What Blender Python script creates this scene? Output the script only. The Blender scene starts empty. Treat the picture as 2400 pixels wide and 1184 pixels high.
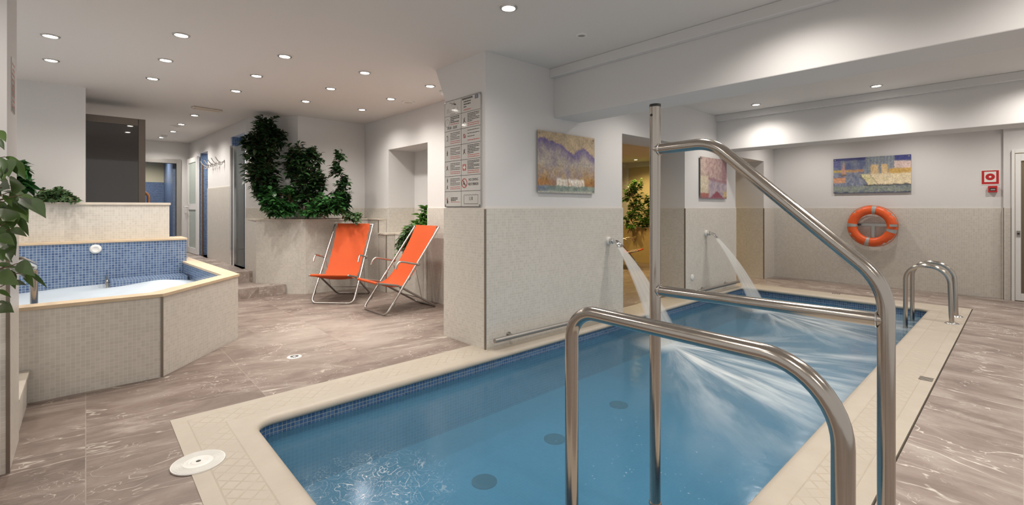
import bpy, math, random
from mathutils import Vector, noise as mnoise

# ------------------------------------------------------------------ camera, world, exposure
C = bpy.context.scene.collection
scene = bpy.context.scene
F_PX, CX, HY, CAM_H = 1095.0, 1200.0, 487.0, 1.3
YAW = math.atan2(1200.0, F_PX)
cam_data = bpy.data.cameras.new('camera')
cam = bpy.data.objects.new('camera', cam_data); C.objects.link(cam)
cam_data.sensor_width = 36.0
cam_data.lens = 36.0 * F_PX / 2400.0
cam_data.shift_y = -(592.0 - HY) / 2400.0
cam_data.clip_start = 0.05
cam.location = (0, 0, CAM_H)
cam.rotation_euler = (math.pi / 2, 0, YAW)
scene.camera = cam
world = bpy.data.worlds.new('world'); scene.world = world
world.use_nodes = True
world.node_tree.nodes['Background'].inputs[0].default_value = (1.0, 0.955, 0.90, 1)
world.node_tree.nodes['Background'].inputs[1].default_value = 0.48  # ambient fill, let in through the two omitted walls
vs = scene.view_settings
vs.view_transform = 'Standard'; vs.look = 'None'; vs.gamma = 1.0; vs.use_curve_mapping = False
vs.exposure = 0.42
scene.cycles.max_bounces = 6
scene.cycles.diffuse_bounces = 3
scene.cycles.glossy_bounces = 3
scene.cycles.transparent_max_bounces = 6
scene.cycles.caustics_reflective = False
scene.cycles.caustics_refractive = False
scene.cycles.sample_clamp_indirect = 4.0
LAMP_W = 40.0
WARM = (1.0, 0.93, 0.85)
AMBER = (1.0, 0.72, 0.30)

W_ = (-math.sin(YAW), math.cos(YAW)); R_ = (math.cos(YAW), math.sin(YAW))
def ray(px):
    k = (px - CX) / F_PX
    return (W_[0] + R_[0] * k, W_[1] + R_[1] * k)
def at(px, py, t):
    d = ray(px); return Vector((d[0] * t, d[1] * t, CAM_H - (py - HY) * t / F_PX))
def on_z(px, py, z=0.0): return at(px, py, (CAM_H - z) * F_PX / (py - HY))
def on_y(px, py, y): return at(px, py, y / ray(px)[1])
def on_x(px, py, x): return at(px, py, x / ray(px)[0])
WX0, WX1 = -3.32, -3.20
def wx(y): return WX0 + (WX1 - WX0) * (y - 2.70) / 6.95
def on_wall(px, py):
    d = ray(px); s = (WX1 - WX0) / 6.95
    t = (WX0 - s * 2.70) / (d[0] - s * d[1]); return at(px, py, t)
CEIL = 2.735
rnd = random.Random(7)

# ------------------------------------------------------------------ materials
class NT:
    def __init__(s, m): s.t = m.node_tree; s.N = s.t.nodes; s.L = s.t.links
    def n(s, typ, **kw):
        nd = s.N.new('ShaderNode' + typ)
        for k, v in kw.items():
            if k[0] == '_': setattr(nd, k[1:], v)
        for k, v in kw.items():
            if k[0] != '_': s.i(nd, k.replace('__', ' '), v)
        return nd
    def i(s, nd, key, v):
        if key[0] == 'i' and key[1:].isdigit(): sock = nd.inputs[int(key[1:])]
        else: sock = nd.inputs[key]
        if isinstance(v, bpy.types.NodeSocket): s.L.new(v, sock)
        elif isinstance(v, bpy.types.Node): s.L.new(v.outputs[0], sock)
        else: sock.default_value = v
    def m(s, op, a, b=None, c=None, clamp=False):
        nd = s.n('Math', _operation=op, _use_clamp=clamp)
        for k, v in enumerate((a, b, c)):
            if v is not None: s.i(nd, 'i%d' % k, v)
        return nd.outputs[0]
    def vm(s, op, a, b=None):
        nd = s.n('VectorMath', _operation=op); s.i(nd, 'i0', a)
        if b is not None: s.i(nd, 'i1', b)
        return nd
    def mix(s, f, a, b, typ='MIX'):
        nd = s.n('MixRGB', _blend_type=typ); s.i(nd, 'i0', f); s.i(nd, 'i1', a); s.i(nd, 'i2', b)
        return nd.outputs[0]
    def ss(s, v, lo, hi):       # smoothstep
        nd = s.n('MapRange', _interpolation_type='SMOOTHSTEP'); s.i(nd, 'i0', v); s.i(nd, 'i1', lo); s.i(nd, 'i2', hi)
        return nd.outputs[0]
def c4(c): return (c[0], c[1], c[2], 1.0)
def new_mat(name):
    m = bpy.data.materials.new(name); m.use_nodes = True
    t = NT(m); b = t.N['Principled BSDF']
    return m, t, b
def simple(name, col, rough=0.5, metal=0.0, spec=0.5, vary=0.0, scale=6.0, coat=0.0):
    m, t, b = new_mat(name)
    b.inputs['Base Color'].default_value = c4(col); b.inputs['Roughness'].default_value = rough
    b.inputs['Metallic'].default_value = metal; b.inputs['Specular IOR Level'].default_value = spec
    b.inputs['Coat Weight'].default_value = coat
    if vary:
        g = t.n('NewGeometry')
        nz = t.n('TexNoise', Scale=scale, Detail=4.0, Vector=g.outputs['Position'])
        col2 = t.mix(nz.outputs[0], c4([v * (1 - vary) for v in col]), c4([min(1, v * (1 + vary)) for v in col]))
        t.i(b, 'Base Color', col2)
    return m
def tile_uv(t):
    g = t.n('NewGeometry')
    tan = t.vm('NORMALIZE', t.vm('CROSS_PRODUCT', g.outputs['True Normal'], (0, 0, 1)))
    u = t.vm('DOT_PRODUCT', g.outputs['Position'], tan.outputs[0]).outputs['Value']
    sp = t.n('SeparateXYZ', i0=g.outputs['Position']); sn = t.n('SeparateXYZ', i0=g.outputs['True Normal'])
    vert = t.n('CombineXYZ', X=u, Y=sp.outputs[2]); flat = t.n('CombineXYZ', X=sp.outputs[0], Y=sp.outputs[1])
    f = t.m('GREATER_THAN', t.m('ABSOLUTE', sn.outputs[2]), 0.5)
    return t.mix(f, vert.outputs[0], flat.outputs[0]), g
def tile_mat(name, c1, c2, grout, pitch=0.0255, mortar=0.05, rough=0.35, stain=0.12):
    m, t, b = new_mat(name)
    uv, g = tile_uv(t)
    v = t.vm('SCALE', uv); v.inputs['Scale'].default_value = 1.0 / pitch
    br = t.n('TexBrick', Vector=v.outputs[0], Color1=c4(c1), Color2=c4(c2), Mortar=c4(grout), Scale=1.0)
    br.offset = 0.0; br.squash = 1.0
    for k, x in (('Mortar Size', mortar), ('Mortar Smooth', 0.2), ('Bias', 0.0), ('Brick Width', 1.0), ('Row Height', 1.0)):
        br.inputs[k].default_value = x
    nz = t.n('TexNoise', Scale=2.2, Detail=3.0, Vector=g.outputs['Position'])
    col = t.mix(stain, br.outputs[0], t.mix(nz.outputs[0], (0.35, 0.33, 0.3, 1), (1, 1, 1, 1)), 'MULTIPLY')
    t.i(b, 'Base Color', col); b.inputs['Roughness'].default_value = rough
    bp = t.n('Bump', Strength=0.25, Distance=0.002, Height=t.m('SUBTRACT', 1.0, br.outputs[1]))
    t.i(b, 'Normal', bp.outputs[0])
    return m
def marble(name, along_y, tint):
    m, t, b = new_mat(name)
    g = t.n('NewGeometry'); sp = t.n('SeparateXYZ', i0=g.outputs['Position'])
    x, y = sp.outputs[0], sp.outputs[1]
    u, v = (y, x) if along_y else (x, y)
    # slabs 0.6 x 0.4
    br = t.n('TexBrick', Vector=t.n('CombineXYZ', X=u, Y=v).outputs[0], Scale=1.0,
             Color1=(0, 0, 0, 1), Color2=(1, 1, 1, 1), Mortar=(0.5, 0.5, 0.5, 1))
    br.offset = 0.0
    for k, q in (('Mortar Size', 0.0025), ('Mortar Smooth', 0.3), ('Brick Width', 0.92), ('Row Height', 0.62), ('Bias', 0.0)):
        br.inputs[k].default_value = q
    rb = t.n('SeparateColor', i0=br.outputs[0]).outputs[0]
    ang = 0.22 if along_y else -0.12
    ur = t.m('ADD', t.m('MULTIPLY', u, math.cos(ang)), t.m('MULTIPLY', v, math.sin(ang)))
    vr = t.m('SUBTRACT', t.m('MULTIPLY', v, math.cos(ang)), t.m('MULTIPLY', u, math.sin(ang)))
    off = t.m('MULTIPLY', rb, 1.7)
    def nz(su, sv, detail, rough=0.55, dist=0.0, w=0.0):
        vec = t.n('CombineXYZ', X=t.m('MULTIPLY', ur, su), Y=t.m('MULTIPLY', vr, sv), Z=t.m('ADD', t.m('ADD', off, w), t.m('MULTIPLY', sp.outputs[2], 4.0)))
        return t.n('TexNoise', Vector=vec.outputs[0], Scale=1.0, Detail=detail, Roughness=rough, Distortion=dist).outputs[0]
    base = t.n('ValToRGB', Fac=nz(2.0, 5.0, 9.0, 0.66, 0.6))
    e = base.color_ramp.elements
    e[0].position = 0.28; e[0].color = (0.135, 0.098, 0.082, 1); e[1].position = 0.78; e[1].color = (0.43, 0.375, 0.33, 1)
    k = base.color_ramp.elements.new(0.5); k.color = (0.255, 0.20, 0.173, 1)
    def vein(n, w, lo, hi): # thin contour of a noise
        d = t.m('ABSOLUTE', t.m('SUBTRACT', n, 0.5)); l = t.m('SUBTRACT', 1.0, t.ss(d, 0.0, w))
        return l
    v1 = t.m('MULTIPLY', vein(nz(0.8, 3.0, 4.0, 0.5, 1.2, 3.0), 0.009, 0, 1), t.ss(nz(1.2, 2.5, 2.0, w=9.0), 0.42, 0.56))
    v2 = t.m('MULTIPLY', vein(nz(2.6, 4.0, 3.0, 0.6, 1.6, 5.0), 0.009, 0, 1), t.ss(nz(2.2, 2.2, 2.0, w=13.0), 0.48, 0.60))
    dust = t.ss(nz(2.2, 5.0, 9.0, 0.75, w=21.0), 0.53, 0.72)
    col = base.outputs[0]
    if along_y:      # pale scuffed patch where the loungers stand
        ax, ay = t.m('MULTIPLY', t.m('SUBTRACT', x, -4.75), 0.8), t.m('SUBTRACT', y, 1.95)
        ar = t.m('SQRT', t.m('ADD', t.m('MULTIPLY', ax, ax), t.m('MULTIPLY', ay, ay)))
        patch = t.m('MULTIPLY', t.m('SUBTRACT', 1.0, t.ss(ar, 0.25, 1.25)), t.ss(nz(1.5, 2.5, 8.0, 0.7, 0.5, 31.0), 0.25, 0.65))
        col = t.mix(t.m('MULTIPLY', patch, 0.62), col, (0.60, 0.545, 0.49, 1))
    col = t.mix(t.m('MULTIPLY', dust, 0.55), col, (0.56, 0.50, 0.44, 1))
    col = t.mix(t.m('MULTIPLY', rb, 0.14), col, (0.36, 0.30, 0.26, 1))
    col = t.mix(t.m('MULTIPLY', t.m('MAXIMUM', v1, v2), 0.75), col, (0.70, 0.65, 0.58, 1))
    col = t.mix(t.m('MULTIPLY', br.outputs[1], 0.45), col, (0.48, 0.43, 0.38, 1))
    t.i(b, 'Base Color', t.mix(1.0, col, c4(tint), 'MULTIPLY'))
    t.i(b, 'Roughness', t.m('ADD', 0.42, t.m('MULTIPLY', dust, 0.2)))
    b.inputs['Specular IOR Level'].default_value = 0.35
    return m
PX0, PX1, PY0, PY1 = -3.16, -0.80, 0.73, 8.04        # pool opening
COPW = 0.35
def coping_mat():
    m, t, b = new_mat('coping_limestone')
    g = t.n('NewGeometry'); sp = t.n('SeparateXYZ', i0=g.outputs['Position']); x, y = sp.outputs[0], sp.outputs[1]
    dx = t.m('MAXIMUM', t.m('SUBTRACT', PX0, x), t.m('SUBTRACT', x, PX1))
    dy = t.m('MAXIMUM', t.m('SUBTRACT', PY0, y), t.m('SUBTRACT', y, PY1))
    d = t.m('MAXIMUM', dx, dy)
    band = t.m('MULTIPLY', t.ss(d, 0.100, 0.106), t.m('SUBTRACT', 1.0, t.ss(d, 0.270, 0.276)))
    # woven strip pattern across the middle band, two families of diagonal grooves
    a1 = t.m('FRACT', t.m('MULTIPLY', t.m('ADD', x, y), 11.0)); a2 = t.m('FRACT', t.m('MULTIPLY', t.m('SUBTRACT', x, y), 11.0))
    gr = t.m('MAXIMUM', t.m('SUBTRACT', 1.0, t.ss(t.m('ABSOLUTE', t.m('SUBTRACT', a1, 0.5)), 0.03, 0.08)),
             t.m('SUBTRACT', 1.0, t.ss(t.m('ABSOLUTE', t.m('SUBTRACT', a2, 0.5)), 0.03, 0.08)))
    edge = t.m('MAXIMUM', t.m('SUBTRACT', 1.0, t.ss(t.m('ABSOLUTE', t.m('SUBTRACT', d, 0.103)), 0.001, 0.004)),
               t.m('SUBTRACT', 1.0, t.ss(t.m('ABSOLUTE', t.m('SUBTRACT', d, 0.273)), 0.001, 0.004)))
    nz = t.n('TexNoise', Scale=5.0, Detail=6.0, Roughness=0.6, Vector=g.outputs['Position'])
    nz2 = t.n('TexNoise', Scale=28.0, Detail=6.0, Roughness=0.7, Vector=g.outputs['Position'])
    wear = t.ss(nz.outputs[0], 0.35, 0.6)
    groove = t.m('MAXIMUM', t.m('MULTIPLY', t.m('MULTIPLY', gr, band), wear), t.m('MULTIPLY', edge, 0.7))
    # joints between the coping slabs
    sx = t.m('SUBTRACT', 1.0, t.ss(t.m('ABSOLUTE', t.m('SUBTRACT', t.m('FRACT', t.m('MULTIPLY', t.m('ADD', x, 0.02), 2.0)), 0.5)), 0.002, 0.006))
    sy = t.m('SUBTRACT', 1.0, t.ss(t.m('ABSOLUTE', t.m('SUBTRACT', t.m('FRACT', t.m('MULTIPLY', t.m('ADD', y, 0.13), 2.0)), 0.5)), 0.002, 0.006))
    side = t.m('GREATER_THAN', dx, dy)
    seam = t.m('ADD', t.m('MULTIPLY', side, sy), t.m('MULTIPLY', t.m('SUBTRACT', 1.0, side), sx))
    col = t.mix(nz.outputs[0], (0.41, 0.36, 0.295, 1), (0.53, 0.48, 0.41, 1))
    col = t.mix(t.m('MULTIPLY', t.ss(nz2.outputs[0], 0.50, 0.68), 0.38), col, (0.50, 0.39, 0.27, 1))
    col = t.mix(t.m('MULTIPLY', groove, 0.35), col, (0.38, 0.30, 0.21, 1))
    col = t.mix(t.m('MULTIPLY', seam, 0.5), col, (0.45, 0.37, 0.28, 1))
    t.i(b, 'Base Color', col); b.inputs['Roughness'].default_value = 0.5
    bp = t.n('Bump', Strength=0.5, Distance=0.004, Height=t.m('SUBTRACT', 1.0, groove)); t.i(b, 'Normal', bp.outputs[0])
    return m
WATER_Z = -0.12
def water_mat():
    m, t, b = new_mat('pool_water')
    t.N.remove(b); out = t.N['Material Output']
    g = t.n('NewGeometry'); sp = t.n('SeparateXYZ', i0=g.outputs['Position']); x, y = sp.outputs[0], sp.outputs[1]
    def fan(x0, y0, rmax, ang0, spread, amp):
        dx, dy = t.m('SUBTRACT', x, x0), t.m('SUBTRACT', y, y0)
        r = t.m('SQRT', t.m('ADD', t.m('MULTIPLY', dx, dx), t.m('MULTIPLY', dy, dy)))
        th = t.m('SUBTRACT', t.m('ARCTAN2', dy, dx), ang0)
        nv = t.n('CombineXYZ', X=t.m('MULTIPLY', th, 5.0), Y=t.m('MULTIPLY', r, 0.8), Z=x0 + y0)
        st = t.n('TexNoise', Vector=nv.outputs[0], Scale=1.3, Detail=5.0, Roughness=0.55, Distortion=0.3).outputs[0]
        ang = t.m('SUBTRACT', 1.0, t.ss(t.m('ABSOLUTE', th), spread * 0.35, spread))
        fall = t.m('SUBTRACT', 1.0, t.ss(r, 0.35, rmax))
        core = t.m('SUBTRACT', 1.0, t.ss(r, 0.05, 0.42))
        f = t.m('MULTIPLY', t.m('MULTIPLY', ang, fall), t.m('MULTIPLY', t.m('ADD', 0.14, t.m('MULTIPLY', t.ss(st, 0.34, 0.78), 0.86)), amp))
        return t.m('MAXIMUM', f, t.m('MULTIPLY', core, 0.62))
    foam = t.m('MAXIMUM', fan(-2.50, 4.48, 3.0, 0.05, 1.35, 1.0), fan(-2.45, 6.98, 2.6, -0.2, 1.3, 0.85))
    # lamp glints on near ripples painted as white threads, joined to the foam
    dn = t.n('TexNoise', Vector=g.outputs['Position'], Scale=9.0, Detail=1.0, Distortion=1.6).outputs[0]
    glint = t.m('SUBTRACT', 1.0, t.ss(t.m('ABSOLUTE', t.m('SUBTRACT', dn, 0.5)), 0.0, 0.012))
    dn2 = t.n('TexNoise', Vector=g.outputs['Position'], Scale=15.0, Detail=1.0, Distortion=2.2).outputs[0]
    glint2 = t.m('SUBTRACT', 1.0, t.ss(t.m('ABSOLUTE', t.m('SUBTRACT', dn2, 0.5)), 0.0, 0.012))
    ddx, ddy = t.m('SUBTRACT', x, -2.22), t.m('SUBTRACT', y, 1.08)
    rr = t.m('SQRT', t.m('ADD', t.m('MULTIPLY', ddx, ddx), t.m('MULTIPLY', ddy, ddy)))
    near = t.m('MULTIPLY', t.m('MAXIMUM', glint, glint2), t.m('SUBTRACT', 1.0, t.ss(rr, 0.06, 0.52)))
    bub = t.n('TexNoise', Vector=g.outputs['Position'], Scale=55.0, Detail=2.0).outputs[0]
    bdx, bdy = t.m('SUBTRACT', x, -1.45), t.m('SUBTRACT', y, 2.4)
    br = t.m('SQRT', t.m('ADD', t.m('MULTIPLY', bdx, bdx), t.m('MULTIPLY', bdy, bdy)))
    specks = t.m('MULTIPLY', t.ss(bub, 0.70, 0.78), t.m('SUBTRACT', 1.0, t.ss(br, 0.2, 0.8)))
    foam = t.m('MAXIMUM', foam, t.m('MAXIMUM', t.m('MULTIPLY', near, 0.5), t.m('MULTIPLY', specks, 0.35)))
    wn = t.n('TexNoise', Vector=t.vm('MULTIPLY', g.outputs['Position'], (5, 7, 1)).outputs[0], Scale=1.0, Detail=4.0)
    bump = t.n('Bump', Strength=0.15, Distance=0.02, Height=wn.outputs[0])
    tr = t.n('BsdfTransparent', Color=(0.46, 0.70, 0.84, 1))
    milky = t.n('BsdfDiffuse', Color=(0.105, 0.27, 0.41, 1))
    body = t.n('MixShader', i0=0.38, i1=tr.outputs[0], i2=milky.outputs[0])
    white = t.n('BsdfDiffuse', Color=(0.80, 0.85, 0.87, 1))
    body2 = t.n('MixShader', i0=foam, i1=body.outputs[0], i2=white.outputs[0])
    gl = t.n('BsdfGlossy', Color=(0.9, 0.95, 1, 1), Roughness=0.16, Normal=bump.outputs[0])
    fr = t.n('Fresnel', IOR=1.33, Normal=bump.outputs[0])
    fin = t.n('MixShader', i0=t.m('MULTIPLY', fr, 0.75), i1=body2.outputs[0], i2=gl.outputs[0])
    t.i(out, 'Surface', fin.outputs[0])
    return m
def jet_mat():
    m, t, b = new_mat('falling_water')
    t.N.remove(b); out = t.N['Material Output']
    uv = t.n('UVMap'); s = t.n('SeparateXYZ', i0=uv.outputs[0]); u, v = s.outputs[0], s.outputs[1]
    st = t.n('TexNoise', Vector=t.n('CombineXYZ', X=t.m('MULTIPLY', u, 9.0), Y=t.m('MULTIPLY', v, 0.9)).outputs[0], Scale=1.0, Detail=3.0).outputs[0]
    edge = t.ss(t.m('SUBTRACT', 0.5, t.m('ABSOLUTE', t.m('SUBTRACT', u, 0.5))), 0.0, 0.16)
    low = t.m('SUBTRACT', 1.0, t.m('MULTIPLY', v, 0.35))
    a = t.m('MULTIPLY', t.m('MULTIPLY', edge, low), t.m('ADD', 0.24, t.m('MULTIPLY', st, 0.6)), clamp=True)
    tr = t.n('BsdfTransparent'); d1 = t.n('BsdfDiffuse', Color=(0.86, 0.87, 0.86, 1)); d2 = t.n('BsdfTranslucent', Color=(0.86, 0.87, 0.86, 1))
    w = t.n('MixShader', i0=0.5, i1=d1.outputs[0], i2=d2.outputs[0])
    f = t.n('MixShader', i0=a, i1=tr.outputs[0], i2=w.outputs[0])
    t.i(out, 'Surface', f.outputs[0]); return m
def leaf_mat(name, dark, light, rough=0.38, trans=0.12):
    m, t, b = new_mat(name)
    g = t.n('NewGeometry')
    nz = t.n('TexNoise', Vector=g.outputs['Position'], Scale=14.0, Detail=2.0).outputs[0]
    f = t.m('ADD', t.m('MULTIPLY', g.outputs['Random Per Island'], 0.75), t.m('MULTIPLY', nz, 0.25))
    t.i(b, 'Base Color', t.mix(f, c4(dark), c4(light))); b.inputs['Roughness'].default_value = rough
    out = t.N['Material Output']
    tl = t.n('BsdfTranslucent', Color=c4([min(1, v * 1.6) for v in light]))
    mx = t.n('MixShader', i0=trans, i1=b.outputs[0], i2=tl.outputs[0]); t.i(out, 'Surface', mx.outputs[0]); return m
def glass_mat(name, tint, alpha, rough=0.03):
    m, t, b = new_mat(name); t.N.remove(b); out = t.N['Material Output']
    tr = t.n('BsdfTransparent', Color=c4(tint)); df = t.n('BsdfDiffuse', Color=c4(tint))
    bd = t.n('MixShader', i0=alpha, i1=tr.outputs[0], i2=df.outputs[0])
    gl = t.n('BsdfGlossy', Color=(1, 1, 1, 1), Roughness=rough); fr = t.n('Fresnel', IOR=1.18)
    f = t.n('MixShader', i0=fr.outputs[0], i1=bd.outputs[0], i2=gl.outputs[0]); t.i(out, 'Surface', f.outputs[0]); return m
def emit_mat(name, col, strength):
    m, t, b = new_mat(name); b.inputs['Base Color'].default_value = c4(col)
    b.inputs['Emission Color'].default_value = c4(col); b.inputs['Emission Strength'].default_value = strength; return m
def art_mat():
    m, t, b = new_mat('painted_panel')
    a = t.n('VertexColor', _layer_name='art'); nz = t.n('TexNoise', Vector=t.n('NewGeometry').outputs['Position'], Scale=55.0, Detail=4.0)
    t.i(b, 'Base Color', t.mix(0.55, a.outputs[0], t.mix(nz.outputs[0], (0.45, 0.42, 0.42, 1), (1.25, 1.2, 1.15, 1)), 'MULTIPLY'))
    b.inputs['Roughness'].default_value = 0.4; return m
def steel_mat():
    m, t, b = new_mat('polished_steel')
    g = t.n('NewGeometry'); nz = t.n('TexNoise', Vector=g.outputs['Position'], Scale=30.0, Detail=5.0, Roughness=0.7)
    b.inputs['Base Color'].default_value = (0.46, 0.425, 0.385, 1); b.inputs['Metallic'].default_value = 1.0
    t.i(b, 'Roughness', t.m('ADD', 0.10, t.m('MULTIPLY', nz.outputs[0], 0.16))); return m

M = {}
M['paint'] = simple('white_wall_paint', (0.70, 0.69, 0.685), 0.75, vary=0.02, scale=1.5)
M['ceil'] = simple('ceiling_paint', (0.74, 0.715, 0.69), 0.8, vary=0.015, scale=1.0)
M['tile'] = tile_mat('white_mosaic', (0.58, 0.55, 0.495), (0.66, 0.625, 0.57), (0.73, 0.70, 0.655))
M['tile_trim'] = simple('tile_edge_strip', (0.70, 0.66, 0.60), 0.5)
M['edge'] = simple('metal_corner_strip', (0.24, 0.20, 0.165), 0.35, 0.6)
M['blue'] = tile_mat('blue_mosaic', (0.062, 0.115, 0.25), (0.135, 0.21, 0.35), (0.42, 0.49, 0.56), pitch=0.0272, mortar=0.075, rough=0.2, stain=0.2)
M['poolblue'] = tile_mat('pool_mosaic', (0.05, 0.12, 0.27), (0.10, 0.20, 0.37), (0.36, 0.40, 0.38), mortar=0.07, rough=0.2, stain=0.25)
M['poolfloor'] = tile_mat('pool_floor_mosaic', (0.24, 0.52, 0.66), (0.27, 0.56, 0.70), (0.34, 0.58, 0.66), mortar=0.05, rough=0.3, stain=0.15)
M['greyblue'] = tile_mat('shower_mosaic', (0.055, 0.09, 0.19), (0.10, 0.16, 0.28), (0.35, 0.40, 0.46), mortar=0.08)
M['marble_y'] = marble('brown_marble_left', True, (0.88, 0.86, 0.85))
M['marble_x'] = marble('brown_marble_right', False, (1.08, 1.10, 1.12))
M['coping'] = coping_mat()
M['cap'] = simple('travertine_cap', (0.60, 0.47, 0.32), 0.5, vary=0.18, scale=9.0)
M['palecap'] = simple('pale_stone_cap', (0.62, 0.56, 0.48), 0.5, vary=0.1, scale=9.0)
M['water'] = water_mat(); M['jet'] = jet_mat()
M['steel'] = steel_mat()
M['chrome'] = simple('chrome', (0.72, 0.72, 0.72), 0.12, 1.0)
M['alu'] = simple('brushed_aluminium', (0.52, 0.50, 0.475), 0.32, 1.0)
M['dull_alu'] = simple('grey_aluminium', (0.36, 0.34, 0.32), 0.42, 0.9)
M['bronze'] = simple('bronze_frame', (0.17, 0.145, 0.125), 0.35, 0.7)
M['black'] = simple('black_plastic', (0.02, 0.02, 0.02), 0.5)
M['orange'] = simple('orange_canvas', (0.54, 0.074, 0.009), 0.75, vary=0.06, scale=25.0)
M['ring'] = simple('orange_plastic', (0.78, 0.115, 0.022), 0.4, vary=0.05, scale=12.0)
M['tape'] = simple('silver_tape', (0.42, 0.42, 0.41), 0.35, 0.3)
M['rope'] = simple('orange_rope', (0.66, 0.22, 0.09), 0.8)
M['leaf'] = leaf_mat('ficus_leaf', (0.006, 0.020, 0.007), (0.030, 0.075, 0.022))
M['leaf2'] = leaf_mat('broad_leaf', (0.010, 0.045, 0.014), (0.05, 0.16, 0.04), 0.3)
M['leaf3'] = leaf_mat('light_leaf', (0.035, 0.12, 0.02), (0.12, 0.26, 0.05), 0.35, 0.2)
M['leaf4'] = leaf_mat('foreground_leaf', (0.012, 0.035, 0.010), (0.085, 0.145, 0.035), 0.33, 0.15)
M['ivy'] = leaf_mat('ivy_leaf', (0.02, 0.06, 0.018), (0.09, 0.17, 0.06), 0.5, 0.12)
M['bark'] = simple('bark', (0.13, 0.075, 0.045), 0.9, vary=0.3, scale=40.0)
M['soil'] = simple('soil', (0.035, 0.026, 0.02), 1.0, vary=0.4, scale=60.0)
M['pot'] = simple('terracotta', (0.34, 0.15, 0.07), 0.8, vary=0.15, scale=30.0)
M['white'] = simple('white_plastic', (0.78, 0.77, 0.74), 0.4)
M['whitemetal'] = simple('white_enamel', (0.76, 0.76, 0.745), 0.35)
M['grille'] = simple('grey_grille', (0.30, 0.28, 0.26), 0.5)
M['cream'] = simple('cream_wall_paint', (0.72, 0.62, 0.40), 0.75, vary=0.05, scale=2.0)
M['yellowtile'] = simple('ochre_tile', (0.52, 0.40, 0.20), 0.45, vary=0.1, scale=10.0)
M['darkglass'] = simple('smoked_glass', (0.042, 0.037, 0.034), 0.03, spec=0.9)
M['glass'] = glass_mat('clear_glass', (0.80, 0.90, 0.93), 0.10)
M['frost'] = glass_mat('frosted_glass', (0.50, 0.57, 0.53), 0.85, 0.25)
M['doorglass'] = glass_mat('door_glass', (0.55, 0.50, 0.42), 0.25)
M['wood'] = simple('varnished_wood', (0.46, 0.20, 0.07), 0.4, vary=0.2, scale=20.0)
M['signwhite'] = simple('acrylic_white', (0.62, 0.61, 0.585), 0.06, spec=0.5)
M['ink'] = simple('black_print', (0.06, 0.057, 0.054), 0.4)
M['greyink'] = simple('grey_print', (0.25, 0.26, 0.24), 0.4)
M['blueink'] = simple('blue_print', (0.10, 0.13, 0.28), 0.4)
M['redink'] = simple('red_print', (0.50, 0.13, 0.11), 0.4)
M['red'] = simple('red_plastic', (0.48, 0.018, 0.022), 0.35)
M['foam'] = simple('tub_foam', (0.47, 0.54, 0.61), 0.6, vary=0.2, scale=2.5)
M['tubwater'] = simple('tub_water', (0.46, 0.57, 0.68), 0.15, vary=0.1, scale=3.0)
M['art'] = art_mat()
M['bulb'] = emit_mat('lit_bulb', (1.0, 0.95, 0.86), 30.0)
M['bulb_amber'] = emit_mat('lit_amber_bulb', (1.0, 0.86, 0.55), 9.0)
M['murk'] = simple('drain_cover', (0.05, 0.09, 0.09), 0.6)

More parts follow.
